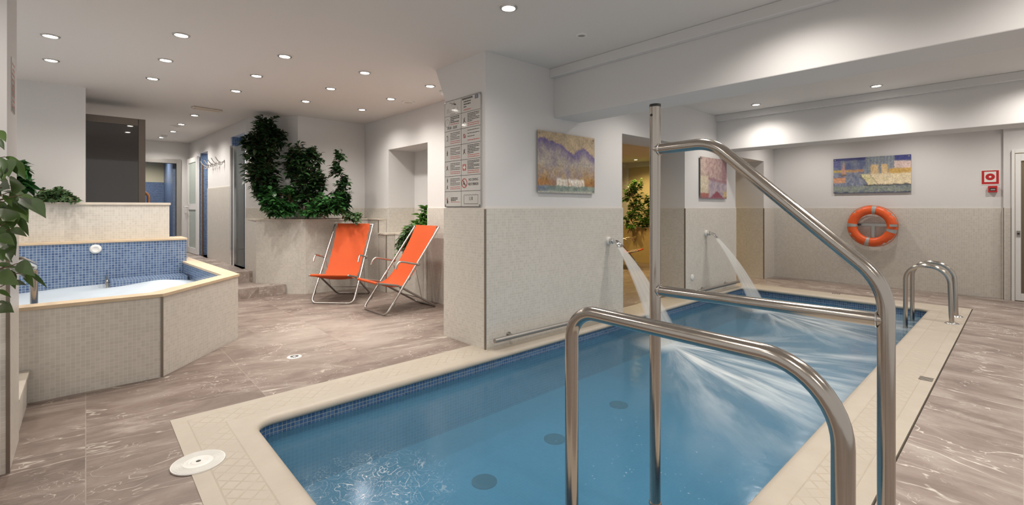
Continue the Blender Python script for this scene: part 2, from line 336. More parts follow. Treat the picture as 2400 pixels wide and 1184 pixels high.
# ------------------------------------------------------------------ mesh builder
class MB:
    def __init__(s): s.v = []; s.f = []; s.mi = []; s.mats = []; s.uv = None
    def mat(s, m):
        if m not in s.mats: s.mats.append(m)
        return s.mats.index(m)
    def add(s, vs_, fs_, m):
        k = len(s.v); i = s.mat(m); s.v += [tuple(p) for p in vs_]
        for f in fs_: s.f.append(tuple(k + q for q in f)); s.mi.append(i)
        return s
    def box(s, x0, x1, y0, y1, z0, z1, m):
        v = [(x, y, z) for z in (z0, z1) for y in (y0, y1) for x in (x0, x1)]
        return s.add(v, [(0, 2, 3, 1), (4, 5, 7, 6), (0, 1, 5, 4), (2, 6, 7, 3), (0, 4, 6, 2), (1, 3, 7, 5)], m)
    def prism(s, poly, z0, z1, m, top=None):
        a = sum(poly[i][0] * poly[(i + 1) % len(poly)][1] - poly[(i + 1) % len(poly)][0] * poly[i][1] for i in range(len(poly)))
        if a < 0: poly = poly[::-1]
        n = len(poly); v = [(p[0], p[1], z0) for p in poly] + [(p[0], p[1], z1) for p in poly]
        f = [(i, (i + 1) % n, n + (i + 1) % n, n + i) for i in range(n)] + [tuple(range(n - 1, -1, -1))]
        s.add(v, f, m); s.add([(p[0], p[1], z1) for p in poly], [tuple(range(n))], top or m); return s
    def loft(s, rings, m, close=True, caps=True):
        n = len(rings[0]); v = [p for r in rings for p in r]; f = []
        for a in range(len(rings) - 1):
            for b in range(n if close else n - 1):
                c = (b + 1) % n; f.append((a * n + b, a * n + c, (a + 1) * n + c, (a + 1) * n + b))
        if caps: f += [tuple(range(n - 1, -1, -1)), tuple((len(rings) - 1) * n + q for q in range(n))]
        return s.add(v, f, m)
    def tube(s, pts, r, m, n=12, closed=False, caps=True, squash=1.0):
        pts = [Vector(p) for p in pts]; rad = r if isinstance(r, (list, tuple)) else [r] * len(pts)
        N = len(pts); rings = []; up = None
        for i, p in enumerate(pts):
            if closed: d = pts[(i + 1) % N] - pts[i - 1]
            else: d = pts[min(i + 1, N - 1)] - pts[max(i - 1, 0)]
            d.normalize()
            if up is None:
                up = Vector((0, 0, 1)) if abs(d.z) < 0.9 else Vector((1, 0, 0))
            up = (up - d * up.dot(d)).normalized(); sd = d.cross(up)
            rings.append([p + (up * math.cos(q) + sd * math.sin(q) * squash) * rad[i] for q in [2 * math.pi * k / n for k in range(n)]])
        if closed: rings.append(rings[0])
        return s.loft(rings, m, True, caps and not closed)
    def lathe(s, prof, c, m, n=24, axis=(0, 0, 1)):   # prof: (r, h)
        ax = Vector(axis).normalized(); a = ax.orthogonal().normalized(); b = ax.cross(a); c = Vector(c)
        rings = [[c + ax * h + (a * math.cos(q) + b * math.sin(q)) * max(r, 1e-4) for q in [2 * math.pi * k / n for k in range(n)]] for r, h in prof]
        return s.loft(rings, m)
    def disc(s, c, r, m, n=20, axis=(0, 0, 1), h=0.002): return s.lathe([(r, 0), (r, h)], c, m, n, axis)
    def build(s, name, parent=None, smooth=False, loc=None, angle=40, bevel=0.0):
        me = bpy.data.meshes.new(name); me.from_pydata(s.v, [], s.f)
        for m in s.mats: me.materials.append(m)
        me.polygons.foreach_set('material_index', s.mi)
        if s.uv:
            l = me.uv_layers.new(name='UVMap')
            for lp in me.loops: l.data[lp.index].uv = s.uv[lp.vertex_index]
        me.update()
        if smooth:
            me.polygons.foreach_set('use_smooth', [True] * len(me.polygons))
            try: me.set_sharp_from_angle(angle=math.radians(angle))
            except Exception: pass
        o = bpy.data.objects.new(name, me); C.objects.link(o)
        if parent is not None:
            o.parent = parent; o.location = loc if loc is not None else (-anchor(parent))
        elif loc is not None: o.location = loc
        if bevel:
            b = o.modifiers.new('bevel', 'BEVEL'); b.width = bevel; b.segments = 2; b.limit_method = 'ANGLE'
        return o
def anchor(o):
    p = Vector((0, 0, 0)); q = o
    while q is not None: p = p + Vector(q.location); q = q.parent
    return p
def tag(o, label=None, cat=None, group=None, kind=None):
    if label: o['label'] = label
    if cat: o['category'] = cat
    if group: o['group'] = group
    if kind: o['kind'] = kind
    return o
def thing(name, label, cat, loc=(0, 0, 0), rz=0.0, group=None):
    o = bpy.data.objects.new(name, None); C.objects.link(o); o.location = loc; o.rotation_euler = (0, 0, rz)
    o.empty_display_size = 0.1
    return tag(o, label, cat, group)
def struct(mb, name, label=None, **k):
    return tag(mb.build(name, **k), label=label, kind='structure')
L0 = (0, 0, 0)       # local coordinates (prototypes)
def dup(o, parent=None):
    c = o.copy(); C.objects.link(c)
    if parent is not None: c.parent = parent
    for ch in list(o.children): dup(ch, c)
    return c
def bend(pts, radii, seg=7):     # polyline with rounded corners
    pts = [Vector(p) for p in pts]; out = [pts[0]]
    for i in range(1, len(pts) - 1):
        r = radii[i - 1] if isinstance(radii, (list, tuple)) else radii
        p = pts[i]; a = (pts[i - 1] - p); b = (pts[i + 1] - p); la, lb = a.length, b.length; a.normalize(); b.normalize()
        ang = a.angle(b); d = min(r / math.tan(ang / 2), la * 0.49, lb * 0.49); rr = d * math.tan(ang / 2)
        c = p + (a + b).normalized() * (rr / math.sin(ang / 2))
        s0 = p + a * d - c; s1 = p + b * d - c; tot = s0.angle(s1)
        for k in range(seg + 1):
            f = k / seg
            out.append(c + (s0 * math.sin((1 - f) * tot) + s1 * math.sin(f * tot)) / math.sin(tot))
    out.append(pts[-1]); return out
def smooth_path(pts, n=6):       # Catmull-Rom
    P = [Vector(p) for p in pts]; out = []
    for i in range(len(P) - 1):
        a = P[i - 1] if i else P[0] * 2 - P[1]; b, c = P[i], P[i + 1]; d = P[i + 2] if i + 2 < len(P) else P[-1] * 2 - P[-2]
        for k in range(n):
            t = k / n; out.append(0.5 * ((2 * b) + (c - a) * t + (2 * a - 5 * b + 4 * c - d) * t * t + (3 * b - a - 3 * c + d) * t ** 3))
    out.append(P[-1]); return out
def text_mesh(s, size, ext=0.0004):
    cu = bpy.data.curves.new('t', 'FONT'); cu.body = s; cu.size = size; cu.extrude = ext; cu.align_x = 'LEFT'
    o = bpy.data.objects.new('t', cu); C.objects.link(o)
    me = bpy.data.meshes.new_from_object(o.evaluated_get(bpy.context.evaluated_depsgraph_get()))
    v = [tuple(p.co) for p in me.vertices]; f = [tuple(p.vertices) for p in me.polygons]
    bpy.data.objects.remove(o); bpy.data.meshes.remove(me); bpy.data.curves.remove(cu); return v, f

# ------------------------------------------------------------------ room shell
RX, FY = 2.3, -2.6           # right and rear room limits, walls omitted so ambient light fills in
BY = 9.65                    # far wall
fl = MB()
fl.box(-3.5, -3.0 + 2.56, FY, PY0 - COPW, -0.12, 0, M['marble_y'])
fl.box(-9.2, -3.5, FY, 10.7, -0.12, 0, M['marble_y'])
fl.box(-3.5, PX1 + COPW + 0.01, PY1 + COPW, 10.0, -0.12, 0, M['marble_x'])
fl.box(PX1 + COPW + 0.01, RX, FY, 10.0, -0.12, 0, M['marble_x'])
struct(fl, 'floor', 'brown veined marble deck around the pool')
ce = MB(); ce.box(-14.5, RX + 0.1, FY - 0.1, 10.8, CEIL, CEIL + 0.1, M['ceil'])
struct(ce, 'ceiling', 'white flat ceiling with recessed downlights')
ce2 = MB(); ce2.box(-9.1, -3.84, 4.12, 10.5, 2.45, 2.60, M['ceil'])
struct(ce2, 'ceiling_side_room')
DADO = 1.3
def tiled(mb, x0, x1, y0, y1, z0, z1, faces, zt=DADO, tile=None):   # painted box with a tile skin to zt on the listed sides
    mb.box(x0, x1, y0, y1, z0, z1, M['paint']); e = 0.009; tile = tile or M['tile']
    if z0 < zt:
        zz = min(zt, z1 - 0.001)
        ax0 = x0 - (e if '-x' in faces else -0.01); ax1 = x1 + (e if '+x' in faces else -0.01)
        ay0 = y0 - (e if '-y' in faces else -0.01); ay1 = y1 + (e if '+y' in faces else -0.01)
        mb.box(ax0, ax1, ay0, ay1, z0 + 0.0005, zz - 0.012, tile); mb.box(ax0, ax1, ay0, ay1, zz - 0.012, zz, M['tile_trim'])
def pier(mb, poly, z0, z1):
    mb.prism(poly, z0, z1, M['paint'])
    if z0 < DADO:
        c = (sum(p[0] for p in poly) / len(poly), sum(p[1] for p in poly) / len(poly))
        def grow(p): return (p[0] + math.copysign(0.009, p[0] - c[0]), p[1] + math.copysign(0.009, p[1] - c[1]))
        q = [grow(p) for p in poly]; mb.prism(q, z0 + 0.0005, DADO - 0.012, M['tile']); mb.prism(q, DADO - 0.012, DADO, M['tile_trim'])
TH = 0.51
ya1, yb0, yb1, yc0 = on_wall(1458, 487).y, on_wall(1605, 487).y, on_wall(1724, 487).y, on_wall(1790, 487).y
wm = MB()
pier(wm, [(wx(2.7), 2.70), (wx(ya1), ya1), (wx(ya1) - TH, ya1), (-3.97, 2.70)], 0, CEIL)
wm.prism([(wx(ya1), ya1), (wx(yb0), yb0), (wx(yb0) - TH, yb0), (wx(ya1) - TH, ya1)], 2.20, CEIL, M['paint'])
pier(wm, [(wx(yb0), yb0), (wx(yb1), yb1), (wx(yb1) - TH, yb1), (wx(yb0) - TH, yb0)], 0, CEIL)
wm.prism([(wx(yb1), yb1), (wx(yc0), yc0), (wx(yc0) - TH, yc0), (wx(yb1) - TH, yb1)], 2.15, CEIL, M['paint'])
pier(wm, [(wx(yc0), yc0), (wx(BY), BY + 0.02), (wx(BY) - TH, BY + 0.02), (wx(yc0) - TH, yc0)], 0, CEIL)
# haunch at the head of the sign pillar
h0, h1 = 2.70, 3.55
wm.add([(-3.97, h0, 2.40), (-3.97, h0, CEIL), (-4.14, h0, CEIL), (-3.97, h1, 2.40), (-3.97, h1, CEIL), (-4.14, h1, CEIL)],
       [(0, 1, 2), (5, 4, 3), (0, 2, 5, 3), (1, 4, 5, 2)], M['paint'])
wm.box(wx(2.7) - 0.004, wx(2.7) + 0.012, 2.688, 2.702, 0, DADO - 0.012, M['edge'])
wm.box(wx(yb0) - 0.004, wx(yb0) + 0.011, yb0 - 0.011, yb0 + 0.002, 0, DADO - 0.012, M['edge'])
wm.box(wx(yc0) - 0.004, wx(yc0) + 0.011, yc0 - 0.011, yc0 + 0.002, 0, DADO - 0.012, M['edge'])
struct(wm, 'wall_middle', 'white wall of tiled pillars along the pool')
DX0 = on_y(2371, 487, 9.60).x          # door frame left edge
wb = MB()
tiled(wb, -4.2, on_y(2352, 487, BY).x, BY, BY + 0.2, 0, CEIL, ('-y',))
xs = on_y(2352, 487, BY).x
tiled(wb, xs, DX0, 9.60, BY + 0.2, 0, CEIL, ('-y', '-x'))
wb.box(DX0, DX0 + 1.0, 9.60, BY + 0.2, 2.11, CEIL, M['paint'])
tiled(wb, DX0 + 1.0, RX + 0.1, 9.60, BY + 0.2, 0, CEIL, ('-y',))
wb.box(xs - 0.004, xs + 0.006, 9.59, 9.602, 0, DADO, M['edge'])
wb.box(xs, RX, 9.50, 9.60, 2.42, 2.46, M['paint'])
struct(wb, 'wall_back', 'white and tiled wall behind the far end of the pool')
# pillar at the left edge of the picture
wl = MB(); tiled(wl, -3.80, -3.36, FY, -0.285, 0, CEIL, ('+x', '+y'))
wl.box(-3.362, -3.349, -0.288, -0.274, 0, DADO - 0.012, M['edge'])
struct(wl, 'wall_left', 'tiled pillar at the left edge of the picture')
# wall with the alcove
AX0, AX1, AZ0, AZ1, AYF, AYB = -6.80, -5.65, 0.905, 2.22, 3.55, 4.02
wa = MB()
tiled(wa, -7.80, AX0, AYF, AYB + 0.1, 0, CEIL, ('-y',))
tiled(wa, AX1, -3.90, AYF, AYB + 0.1, 0, CEIL, ('-y',))
wa.box(AX0, AX1, AYF, AYB + 0.1, AZ1, CEIL, M['paint'])
wa.box(AX0, AX1, AYF - 0.009, AYB + 0.1, 0.0005, AZ0 - 0.02, M['tile']); wa.box(AX0, AX1, AYF - 0.015, AYB, AZ0 - 0.02, AZ0, M['palecap'])
tiled(wa, AX0, AX1, AYB, AYB + 0.1, AZ0, AZ1, ('-y',))
wa.box(AX0 - 0.001, AX0 + 0.009, AYF, AYB - 0.009, AZ0, DADO, M['tile']); wa.box(AX1 - 0.009, AX1 + 0.001, AYF, AYB - 0.009, AZ0, DADO, M['tile'])
struct(wa, 'wall_alcove', 'white and tiled wall with a deep alcove behind the loungers')
HZ = 0.32                    # raised hall floor
wc = MB()
cpts = [(-8.42, 1.90), (-7.65, 2.45), (-7.65, 3.60)]
for (a, b) in zip(cpts[:-1], cpts[1:]):
    d = Vector((b[0] - a[0], b[1] - a[1])).normalized(); nrm = Vector((-d.y, d.x))
    def off(p, k): return (p[0] + nrm.x * k, p[1] + nrm.y * k)
    wc.prism([a, b, off(b, 0.1), off(a, 0.1)], 0, CEIL, M['paint'])
    wc.prism([off(a, -0.009), off(b, -0.009), b, a], 0, DADO - 0.012, M['tile']); wc.prism([off(a, -0.009), off(b, -0.009), b, a], DADO - 0.012, DADO, M['tile_trim'])
struct(wc, 'wall_corner', 'white wall behind the planter')
# hall wall with two shower openings
def hy(x): return 1.90 + (1.70 - 1.90) * (x + 8.42) / (-12.5 + 8.42)
def hall_x(px):
    s = (1.70 - 1.90) / (-12.5 + 8.42); d = ray(px); b0 = 1.90 + s * 8.42
    t = b0 / (d[1] - s * d[0]); return d[0] * t
wh = MB(); HD = 1.68
def hseg(xa, xb, z0, z1, dado=True):
    wh.prism([(xa, hy(xa)), (xb, hy(xb)), (xb, hy(xb) + 0.12), (xa, hy(xa) + 0.12)], z0, z1, M['paint'])
    if dado and z0 < 1:
        wh.prism([(xa, hy(xa) - 0.009), (xb, hy(xb) - 0.009), (xb, hy(xb) + 0.01), (xa, hy(xa) + 0.01)], z0, HD - 0.012, M['tile'])
        wh.prism([(xa, hy(xa) - 0.009), (xb, hy(xb) - 0.009), (xb, hy(xb) + 0.01), (xa, hy(xa) + 0.01)], HD - 0.012, HD, M['tile_trim'])
hx = {k: hall_x(k) for k in (443, 470, 487, 541, 574)}
hseg(hx[574], -8.42, HZ, CEIL, False); hseg(hx[541], hx[574], 2.52, CEIL); hseg(hx[487], hx[541], HZ, CEIL)
hseg(hx[470], hx[487], 2.42, CEIL); hseg(-12.5, hx[470], HZ, CEIL, False)
struct(wh, 'wall_hall', 'hall wall with hooks and shower openings')
ws = MB()
for (xa, xb, dp) in ((hx[541] - 0.1, hx[574] + 0.05, 1.0), (hx[470] - 0.1, hx[487] + 0.1, 0.8)):
    y0 = hy(xa) + 0.125
    ws.box(xa - 0.06, xa, y0, y0 + dp, HZ, CEIL, M['blue']); ws.box(xb, xb + 0.06, y0, y0 + dp, HZ, CEIL, M['blue'])
    ws.box(xa - 0.06, xb + 0.06, y0 + dp, y0 + dp + 0.06, HZ, CEIL, M['blue']); ws.box(xa, xb, y0 - 0.13, y0 + dp, HZ - 0.05, HZ, M['blue'])
ws.prism([(hx[470] + .002, hy(hx[470]) - .001), (hx[470] + .012, hy(hx[470]) - .001), (hx[470] + .012, hy(hx[470]) + .14), (hx[470] + .002, hy(hx[470]) + .14)], HZ, 2.42, M['blue'])
struct(ws, 'wall_shower', 'blue mosaic shower stalls off the hall')
we = MB()     # hall end wall with doorway, shower room behind
EX = -12.5; ey0, ey1 = on_x(330, 0, EX).y, on_x(413, 0, EX).y; ETOP = CAM_H + (487 - 383) * (-EX / -ray(400)[0]) / F_PX
we.box(EX - 0.12, EX, ey1, 2.0, HZ, CEIL, M['paint']); we.box(EX - 0.12, EX, -0.2, ey0, HZ, CEIL, M['paint']); we.box(EX - 0.12, EX, ey0, ey1, ETOP, CEIL, M['paint'])
we.box(-14.3, -14.2, -0.2, 1.7, HZ, 1.92, M['greyblue']); we.box(-14.3, -14.2, -0.2, 1.7, 1.92, CEIL, M['cream'])
we.box(-14.2, EX - 0.13, ey1 - 0.05, ey1 + 0.05, HZ, CEIL, M['greyblue']); we.box(-14.2, EX - 0.12, -0.3, -0.2, HZ, CEIL, M['greyblue'])
we.box(-14.3, EX, -0.2, 1.75, HZ - 0.08, HZ, M['greyblue'])
struct(we, 'wall_hall_end', 'hall end wall with an open doorway to a blue tiled shower')
wd = MB(); wd.box(-7.72, -7.57, FY, 0.0, 0, CEIL, M['paint']); struct(wd, 'wall_tub', 'plain white wall above the hot tub')
wk = MB(); wk.box(-12.5, -8.10, -0.32, -0.2, 0, CEIL, M['paint']); struct(wk, 'wall_hall_left')
# raised hall floor and steps
st = thing('stone_stair', 'two brown marble steps beside the planter leading up to the hall', 'steps', (-7.8, 1.5, 0))
s1 = MB(); s1.box(-8.07, -7.48, 1.02, 2.22, 0.0, 0.147, M['marble_x']); s1.build('step', st)
s2 = MB(); s2.box(-8.15, -8.07 + 0.001, 0.55, 1.93, 0.0, HZ, M['marble_x']); s2.build('step', st)
hf = MB(); hf.box(-12.5, -8.15, -0.2, 1.93, 0.15, HZ, M['marble_x']); struct(hf, 'floor_hall', 'raised marble floor of the hall')
# beams
for k, (y0, y1, zb) in enumerate(((3.61, 4.02, 2.235), (7.30, 7.72, 2.195))):
    b = MB(); xl = wx(y0) - 0.02; b.box(xl, RX, y0, y1, zb, CEIL, M['paint'])
    b.box(xl, RX, y0 - 0.065, y0, 2.645, CEIL, M['paint'])
    struct(b, 'trim_%d' % (k + 1), ('white ceiling beam nearest the camera', 'white ceiling beam in front of the far wall')[k], bevel=0.006)
# side room seen through the openings
wo = MB()
px_w = on_y(1474, 400, 10.4).x
wo.box(px_w, -3.7, 10.4, 10.5, 0, 2.7, M['cream']); wo.box(-9.2, px_w, 10.3, 10.5, 0, 2.7, M['paint'])
wo.box(-9.2, -9.1, 3.9, 10.5, 0, 2.7, M['cream']); wo.box(-9.2, -7.7, 4.0, 4.12, 0, 2.7, M['cream'])
wo.box(px_w, -3.75, 10.28, 10.4, 2.33, 2.45, M['paint']); wo.box(-9.1, px_w, 10.2, 10.3, 2.33, 2.45, M['paint'])
wo.box(-3.79, -3.69, 9.66, 10.5, 0, 2.7, M['cream'])
struct(wo, 'wall_side_room', 'yellow lit wall of the side room seen through the opening')

# ------------------------------------------------------------------ pool
pool = thing('swimming_pool', 'long blue swimming pool with a cream stone rim', 'pool', (-2.0, 4.4, 0))
def pool_ring(dist, rin=0.13, seg=6):       # points around the pool at a distance outside the edge
    pts = []
    for (cx, cy, a0) in ((PX1 - rin, PY1 - rin, 0), (PX0 + rin, PY1 - rin, 90), (PX0 + rin, PY0 + rin, 180), (PX1 - rin, PY0 + rin, 270)):
        for k in range(seg + 1):
            a = math.radians(a0 + 90 * k / seg); ca, sa = math.cos(a), math.sin(a)
            f = max(0.0, dist) / COPW
            rr = (rin + dist) * ((1 - f) + f / max(abs(ca), abs(sa)))
            pts.append((cx + ca * rr, cy + sa * rr))
    return pts
cop = MB(); prof = [(COPW, -0.06), (COPW, 0.003), (0.10, 0.003), (0.04, 0.003), (0.01, 0.003), (-0.012, -0.003), (-0.024, -0.014), (-0.028, -0.027), (-0.022, -0.041), (-0.01, -0.048), (0.0, -0.05), (0.02, -0.06)]
cop.loft([[(p[0], p[1], z) for p in pool_ring(d)] for d, z in prof], M['coping'], True, False)
cop_o = cop.build('coping', pool, smooth=True, angle=50)
FLOOR_Z = -0.52
ba = MB(); r0 = pool_ring(0.0)
ba.loft([[(p[0], p[1], z) for p in r0] for z in (-0.05, FLOOR_Z)], M['poolblue'], True, False)
ba.add([(p[0], p[1], FLOOR_Z) for p in r0], [tuple(range(len(r0)))], M['poolfloor'])
ba_o = ba.build('basin', pool)
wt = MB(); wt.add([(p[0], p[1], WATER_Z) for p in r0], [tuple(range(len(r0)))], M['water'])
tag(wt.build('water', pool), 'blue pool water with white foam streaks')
for (px, py) in ((1135, 1130), (1300, 1030), (1450, 950)):
    p = on_z(px, py, FLOOR_Z); d = MB(); d.lathe([(0.085, 0.0), (0.085, 0.006), (0.06, 0.012), (0.0, 0.012)], p, M['murk']); d.build('floor_drain', ba_o)
for (c, n, dx, dy) in (((-0.50, 4.70), 4, 0.0, 1.0), ((-1.91, 8.36), 4, 1.0, 0.0)):
    gsl = MB()
    for k in range(n):
        o_ = (k - 1.5) * 0.028
        if dy: gsl.box(c[0] - 0.04, c[0] + 0.04, c[1] + o_ - 0.006, c[1] + o_ + 0.006, 0.0032, 0.0045, M['black'])
        else: gsl.box(c[0] + o_ - 0.008, c[0] + o_ + 0.008, c[1] - 0.03, c[1] + 0.03, -0.001, 0.0045, M['black'])
    gsl.build('overflow_slots', cop_o)

# skimmer lid
p = on_z(465, 1086, 0); lid = thing('skimmer_lid', 'round white ribbed lid set into the corner of the pool rim', 'lid', (p.x, p.y, 0.003))
ld = MB(); pr = [(0.118, 0.0), (0.118, 0.006)]
for k in range(9):
    r = 0.113 - k * 0.0055; pr += [(r, 0.006), (r - 0.001, 0.0085), (r - 0.003, 0.0085), (r - 0.004, 0.006)]
pr += [(0.050, 0.006), (0.044, 0.008), (0.036, 0.006), (0.030, 0.009), (0.012, 0.009), (0.012, 0.0065), (0.0, 0.0065)]
ld.lathe(pr, (0, 0, 0), M['white'], 48); lid_c = ld.build('cover', lid, loc=L0, smooth=True, angle=25)
hl = MB(); hl.disc((0, 0, 0.0068), 0.0105, M['black'], 20, h=0.0008); hl.build('finger_hole', lid_c, loc=L0)
# deck drain
p = on_z(690, 837, 0); dr = thing('deck_drain', 'small chrome drain strainer in the marble floor', 'drain', (p.x, p.y, 0))
d = MB(); d.lathe([(0.06, 0.0), (0.058, 0.004), (0.04, 0.006), (0.0, 0.006)], (0, 0, 0), M['whitemetal'], 28); dr_s = d.build('strainer', dr, loc=L0, smooth=True)
d = MB()
for k in range(12):
    a = k * math.pi / 6; q = Vector((math.cos(a), math.sin(a), 0)); s_ = Vector((-q.y, q.x, 0)) * 0.004
    d.add([q * 0.015 - s_ + Vector((0, 0, .0065)), q * 0.036 - s_ * 1.4 + Vector((0, 0, .0065)), q * 0.036 + s_ * 1.4 + Vector((0, 0, .0065)), q * 0.015 + s_ + Vector((0, 0, .0065))], [(0, 1, 2, 3)], M['black'])
d.build('drain_holes', dr_s, loc=L0)

# ------------------------------------------------------------------ pool rails
TR = 0.0245
def xz_on(px, py, y): q = on_y(px, py, y); return (q.x, y, q.z)
Y1, Y2 = 1.32, 1.93
ra = thing('pool_handrail', 'low bent steel handrail nearest the camera at the pool steps', 'handrail', (-0.30, Y1, 0), group=None)
xl, xr, zt = xz_on(1340, 1000, Y1)[0], xz_on(1976, 1000, Y1)[0], 0.928
t_ = MB(); t_.tube(bend([(xl, Y1, FLOOR_Z + 0.01), (xl, Y1, zt), (xr, Y1, zt - 0.012), (xr, Y1, 0.0)], [0.105, 0.185], 12), TR, M['steel'], 24)
ra_rail = t_.build('rail', ra, smooth=True)
f_ = MB(); f_.lathe([(0.05, 0), (0.048, 0.006), (0.03, 0.014), (0.026, 0.014)], (xr, Y1, 0.0), M['steel']); f_.build('flange', ra_rail, smooth=True)
f_ = MB(); f_.lathe([(0.05, 0), (0.048, 0.006), (0.03, 0.014), (0.026, 0.014)], (xl, Y1, FLOOR_Z), M['steel']); f_.build('flange', ra_rail, smooth=True)
rb = thing('pool_handrail', 'tall steel handrail with a capped post and sloping top bar', 'handrail', (-0.30, Y2, 0))
xp = xz_on(1535.5, 500, Y2)[0]; ztop = on_y(1535.5, 247, Y2).z
t_ = MB(); t_.tube([(xp, Y2, FLOOR_Z + 0.01), (xp, Y2, ztop)], TR, M['steel'], 24); rb_post = t_.build('post', rb, smooth=True)
f_ = MB(); f_.lathe([(TR + .001, 0), (TR + .001, 0.012), (0.0, 0.014)], (xp, Y2, ztop - 0.008), M['black']); tag(f_.build('cap', rb_post, smooth=True), 'black plastic end cap')
q = on_y(1529, 272, Y2)
f_ = MB(); dd = (Vector((0, 0, CAM_H)) - q).normalized(); dd.z = 0; dd = Vector((-0.18, -0.98, 0)); f_.disc((xp - 0.0045, Y2 - TR + 0.0005, q.z), 0.006, M['black'], 14, (0, -1, 0)); f_.build('bolt_hole', rb_post)
f_ = MB(); zc = on_y(1535, 1179, Y2).z; f_.lathe([(TR, 0), (TR + 0.004, 0.0), (TR + 0.004, 0.012), (TR, 0.012)], (xp, Y2, zc - 0.006), M['steel']); f_.build('collar', rb_post, smooth=True)
f_ = MB(); f_.lathe([(0.05, 0), (0.048, 0.006), (0.03, 0.014), (0.026, 0.014)], (xp, Y2, FLOOR_Z), M['steel']); f_.build('flange', rb_post, smooth=True)
xr2 = xz_on(2077, 1000, Y2)[0]
tp = [(xp, Y2, 1.566), xz_on(1672, 337, Y2), xz_on(2068, 660, Y2), (xr2, Y2, 0.0)]
a_ = Vector(tp[1]); b_ = Vector(tp[2]); dirv = (b_ - a_).normalized()
k_ = (xr2 - a_.x) / dirv.x; tp[2] = tuple(a_ + dirv * k_)
k0 = (1.572 - a_.z) / dirv.z; tp[1] = tuple(a_ + dirv * k0)
t_ = MB(); t_.tube(bend(tp, [0.17, 0.20], 12), TR, M['steel'], 24); rb_rail = t_.build('rail', rb, smooth=True)
f_ = MB(); f_.lathe([(0.05, 0), (0.048, 0.006), (0.03, 0.014), (0.026, 0.014)], (xr2, Y2, 0.0), M['steel']); f_.build('flange', rb_rail, smooth=True)
t_ = MB(); t_.tube([(xp, Y2, 0.923), (xr2, Y2, 0.932)], TR * 0.93, M['steel'], 24); t_.build('crossbar', rb, smooth=True)
for (x_, z_) in ((xp + TR, 1.566), (xp + TR, 0.923), (xr2 - TR, 0.932)):
    t_ = MB(); t_.tube([(x_ + 0.006 * math.cos(q_) * 0, Y2 + (TR + .001) * math.cos(q_), z_ + (TR + .001) * math.sin(q_)) for q_ in [2 * math.pi * k / 24 for k in range(24)]], 0.003, M['chrome'], 6, closed=True); t_.build('weld', rb, smooth=True)
# ladder at the far right corner
la = thing('pool_ladder', 'pair of arched steel ladder rails at the far right pool corner', 'ladder', (-0.55, 7.4, 0))
for yl in (7.16, 7.66):
    t_ = MB(); x0_, x1_ = -0.945, -0.545
    t_.tube(bend([(x0_, yl, FLOOR_Z + 0.03), (x0_, yl, 0.64), (x1_ - 0.02, yl, 0.62), (x1_, yl, 0.0)], [0.19, 0.19], 10), 0.0225, M['steel'], 18); la_r = t_.build('arched_rail', la, smooth=True)
    f_ = MB(); f_.lathe([(0.062, 0.003), (0.058, 0.010), (0.036, 0.02), (0.024, 0.022)], (x1_, yl, 0.0), M['chrome']); f_.build('flange', la_r, smooth=True)
for zz in (-0.22, -0.42):
    t_ = MB(); t_.box(-0.975, -0.915, 7.16, 7.66, zz - 0.012, zz + 0.012, M['steel']); t_.build('rung', la)
# low grab bars on the pillars
def grab(pa, pb, brackets, label):
    root = thing('grab_bar', label, 'grab bar', (wx((pa + pb) / 2) + 0.09, (pa + pb) / 2, 0.0))
    o = 0.095; z = 0.095
    t_ = MB(); t_.tube([(wx(pa) + o, pa, z), (wx(pb) + o, pb, z)], 0.021, M['dull_alu'], 18); t_.build('bar', root, smooth=True)
    for y in brackets:
        t_ = MB(); t_.tube([(wx(y) + 0.009, y, z), (wx(y) + o, y, z)], 0.014, M['dull_alu'], 14); t_.lathe([(0.026, 0), (0.026, 0.008)], (wx(y) + 0.009, y, z), M['alu'], 20, (1, 0, 0)); t_.build('bracket', root, smooth=True)
grab(2.73, 4.55, (2.97, 4.35), 'long steel grab bar low on the pillar with the rules sign')
grab(6.55, 7.95, (6.78, 7.55), 'dark steel grab bar low on the pillar with the smaller painting')
# ------------------------------------------------------------------ spouts and jets
def spout(y, label):
    x = wx(y) + 0.009; z = 0.915
    r = thing('water_spout', label, 'spout', (x, y, z))
    m_ = MB(); m_.lathe([(0.045, 0), (0.045, 0.018), (0.038, 0.03), (0.022, 0.032)], (0, 0, 0), M['white'], 28, (1, 0, 0)); tag(m_.build('wall_flange', r, loc=L0, smooth=True), 'white round wall flange')
    m_ = MB(); m_.lathe([(0.022, 0.03), (0.022, 0.045), (0.036, 0.047), (0.036, 0.062), (0.024, 0.064), (0.024, 0.085)], (0, 0, 0), M['chrome'], 8, (1, 0, 0)); m_.build('nut', r, loc=L0)
    m_ = MB(); rings = []
    for k in range(10):
        f = k / 9; a = f * 1.15; cx_ = 0.075 + 0.10 * math.sin(a) / 1.0; cz = -0.085 * (1 - math.cos(a)) * 1.25
        d = Vector((math.cos(a), 0, -math.sin(a))); up = Vector((math.sin(a), 0, math.cos(a)))
        wy = 0.023 + 0.040 * f ** 1.5; wz = 0.023 - 0.013 * f
        rings.append([Vector((cx_, 0, cz)) + Vector((0, 1, 0)) * wy * math.copysign(abs(math.cos(q)) ** 0.6, math.cos(q)) + up * wz * math.copysign(abs(math.sin(q)) ** 0.6, math.sin(q)) for q in [2 * math.pi * j / 20 for j in range(20)]])
    m_.loft(rings, M['chrome']); m_.build('nozzle', r, loc=L0, smooth=True)
    return r
spout(on_wall(1424, 560).y + 0.0, 'chrome water spout on the pillar with the rules sign')
spout(on_wall(1653, 547).y + 0.0, 'chrome water spout under the smaller painting')
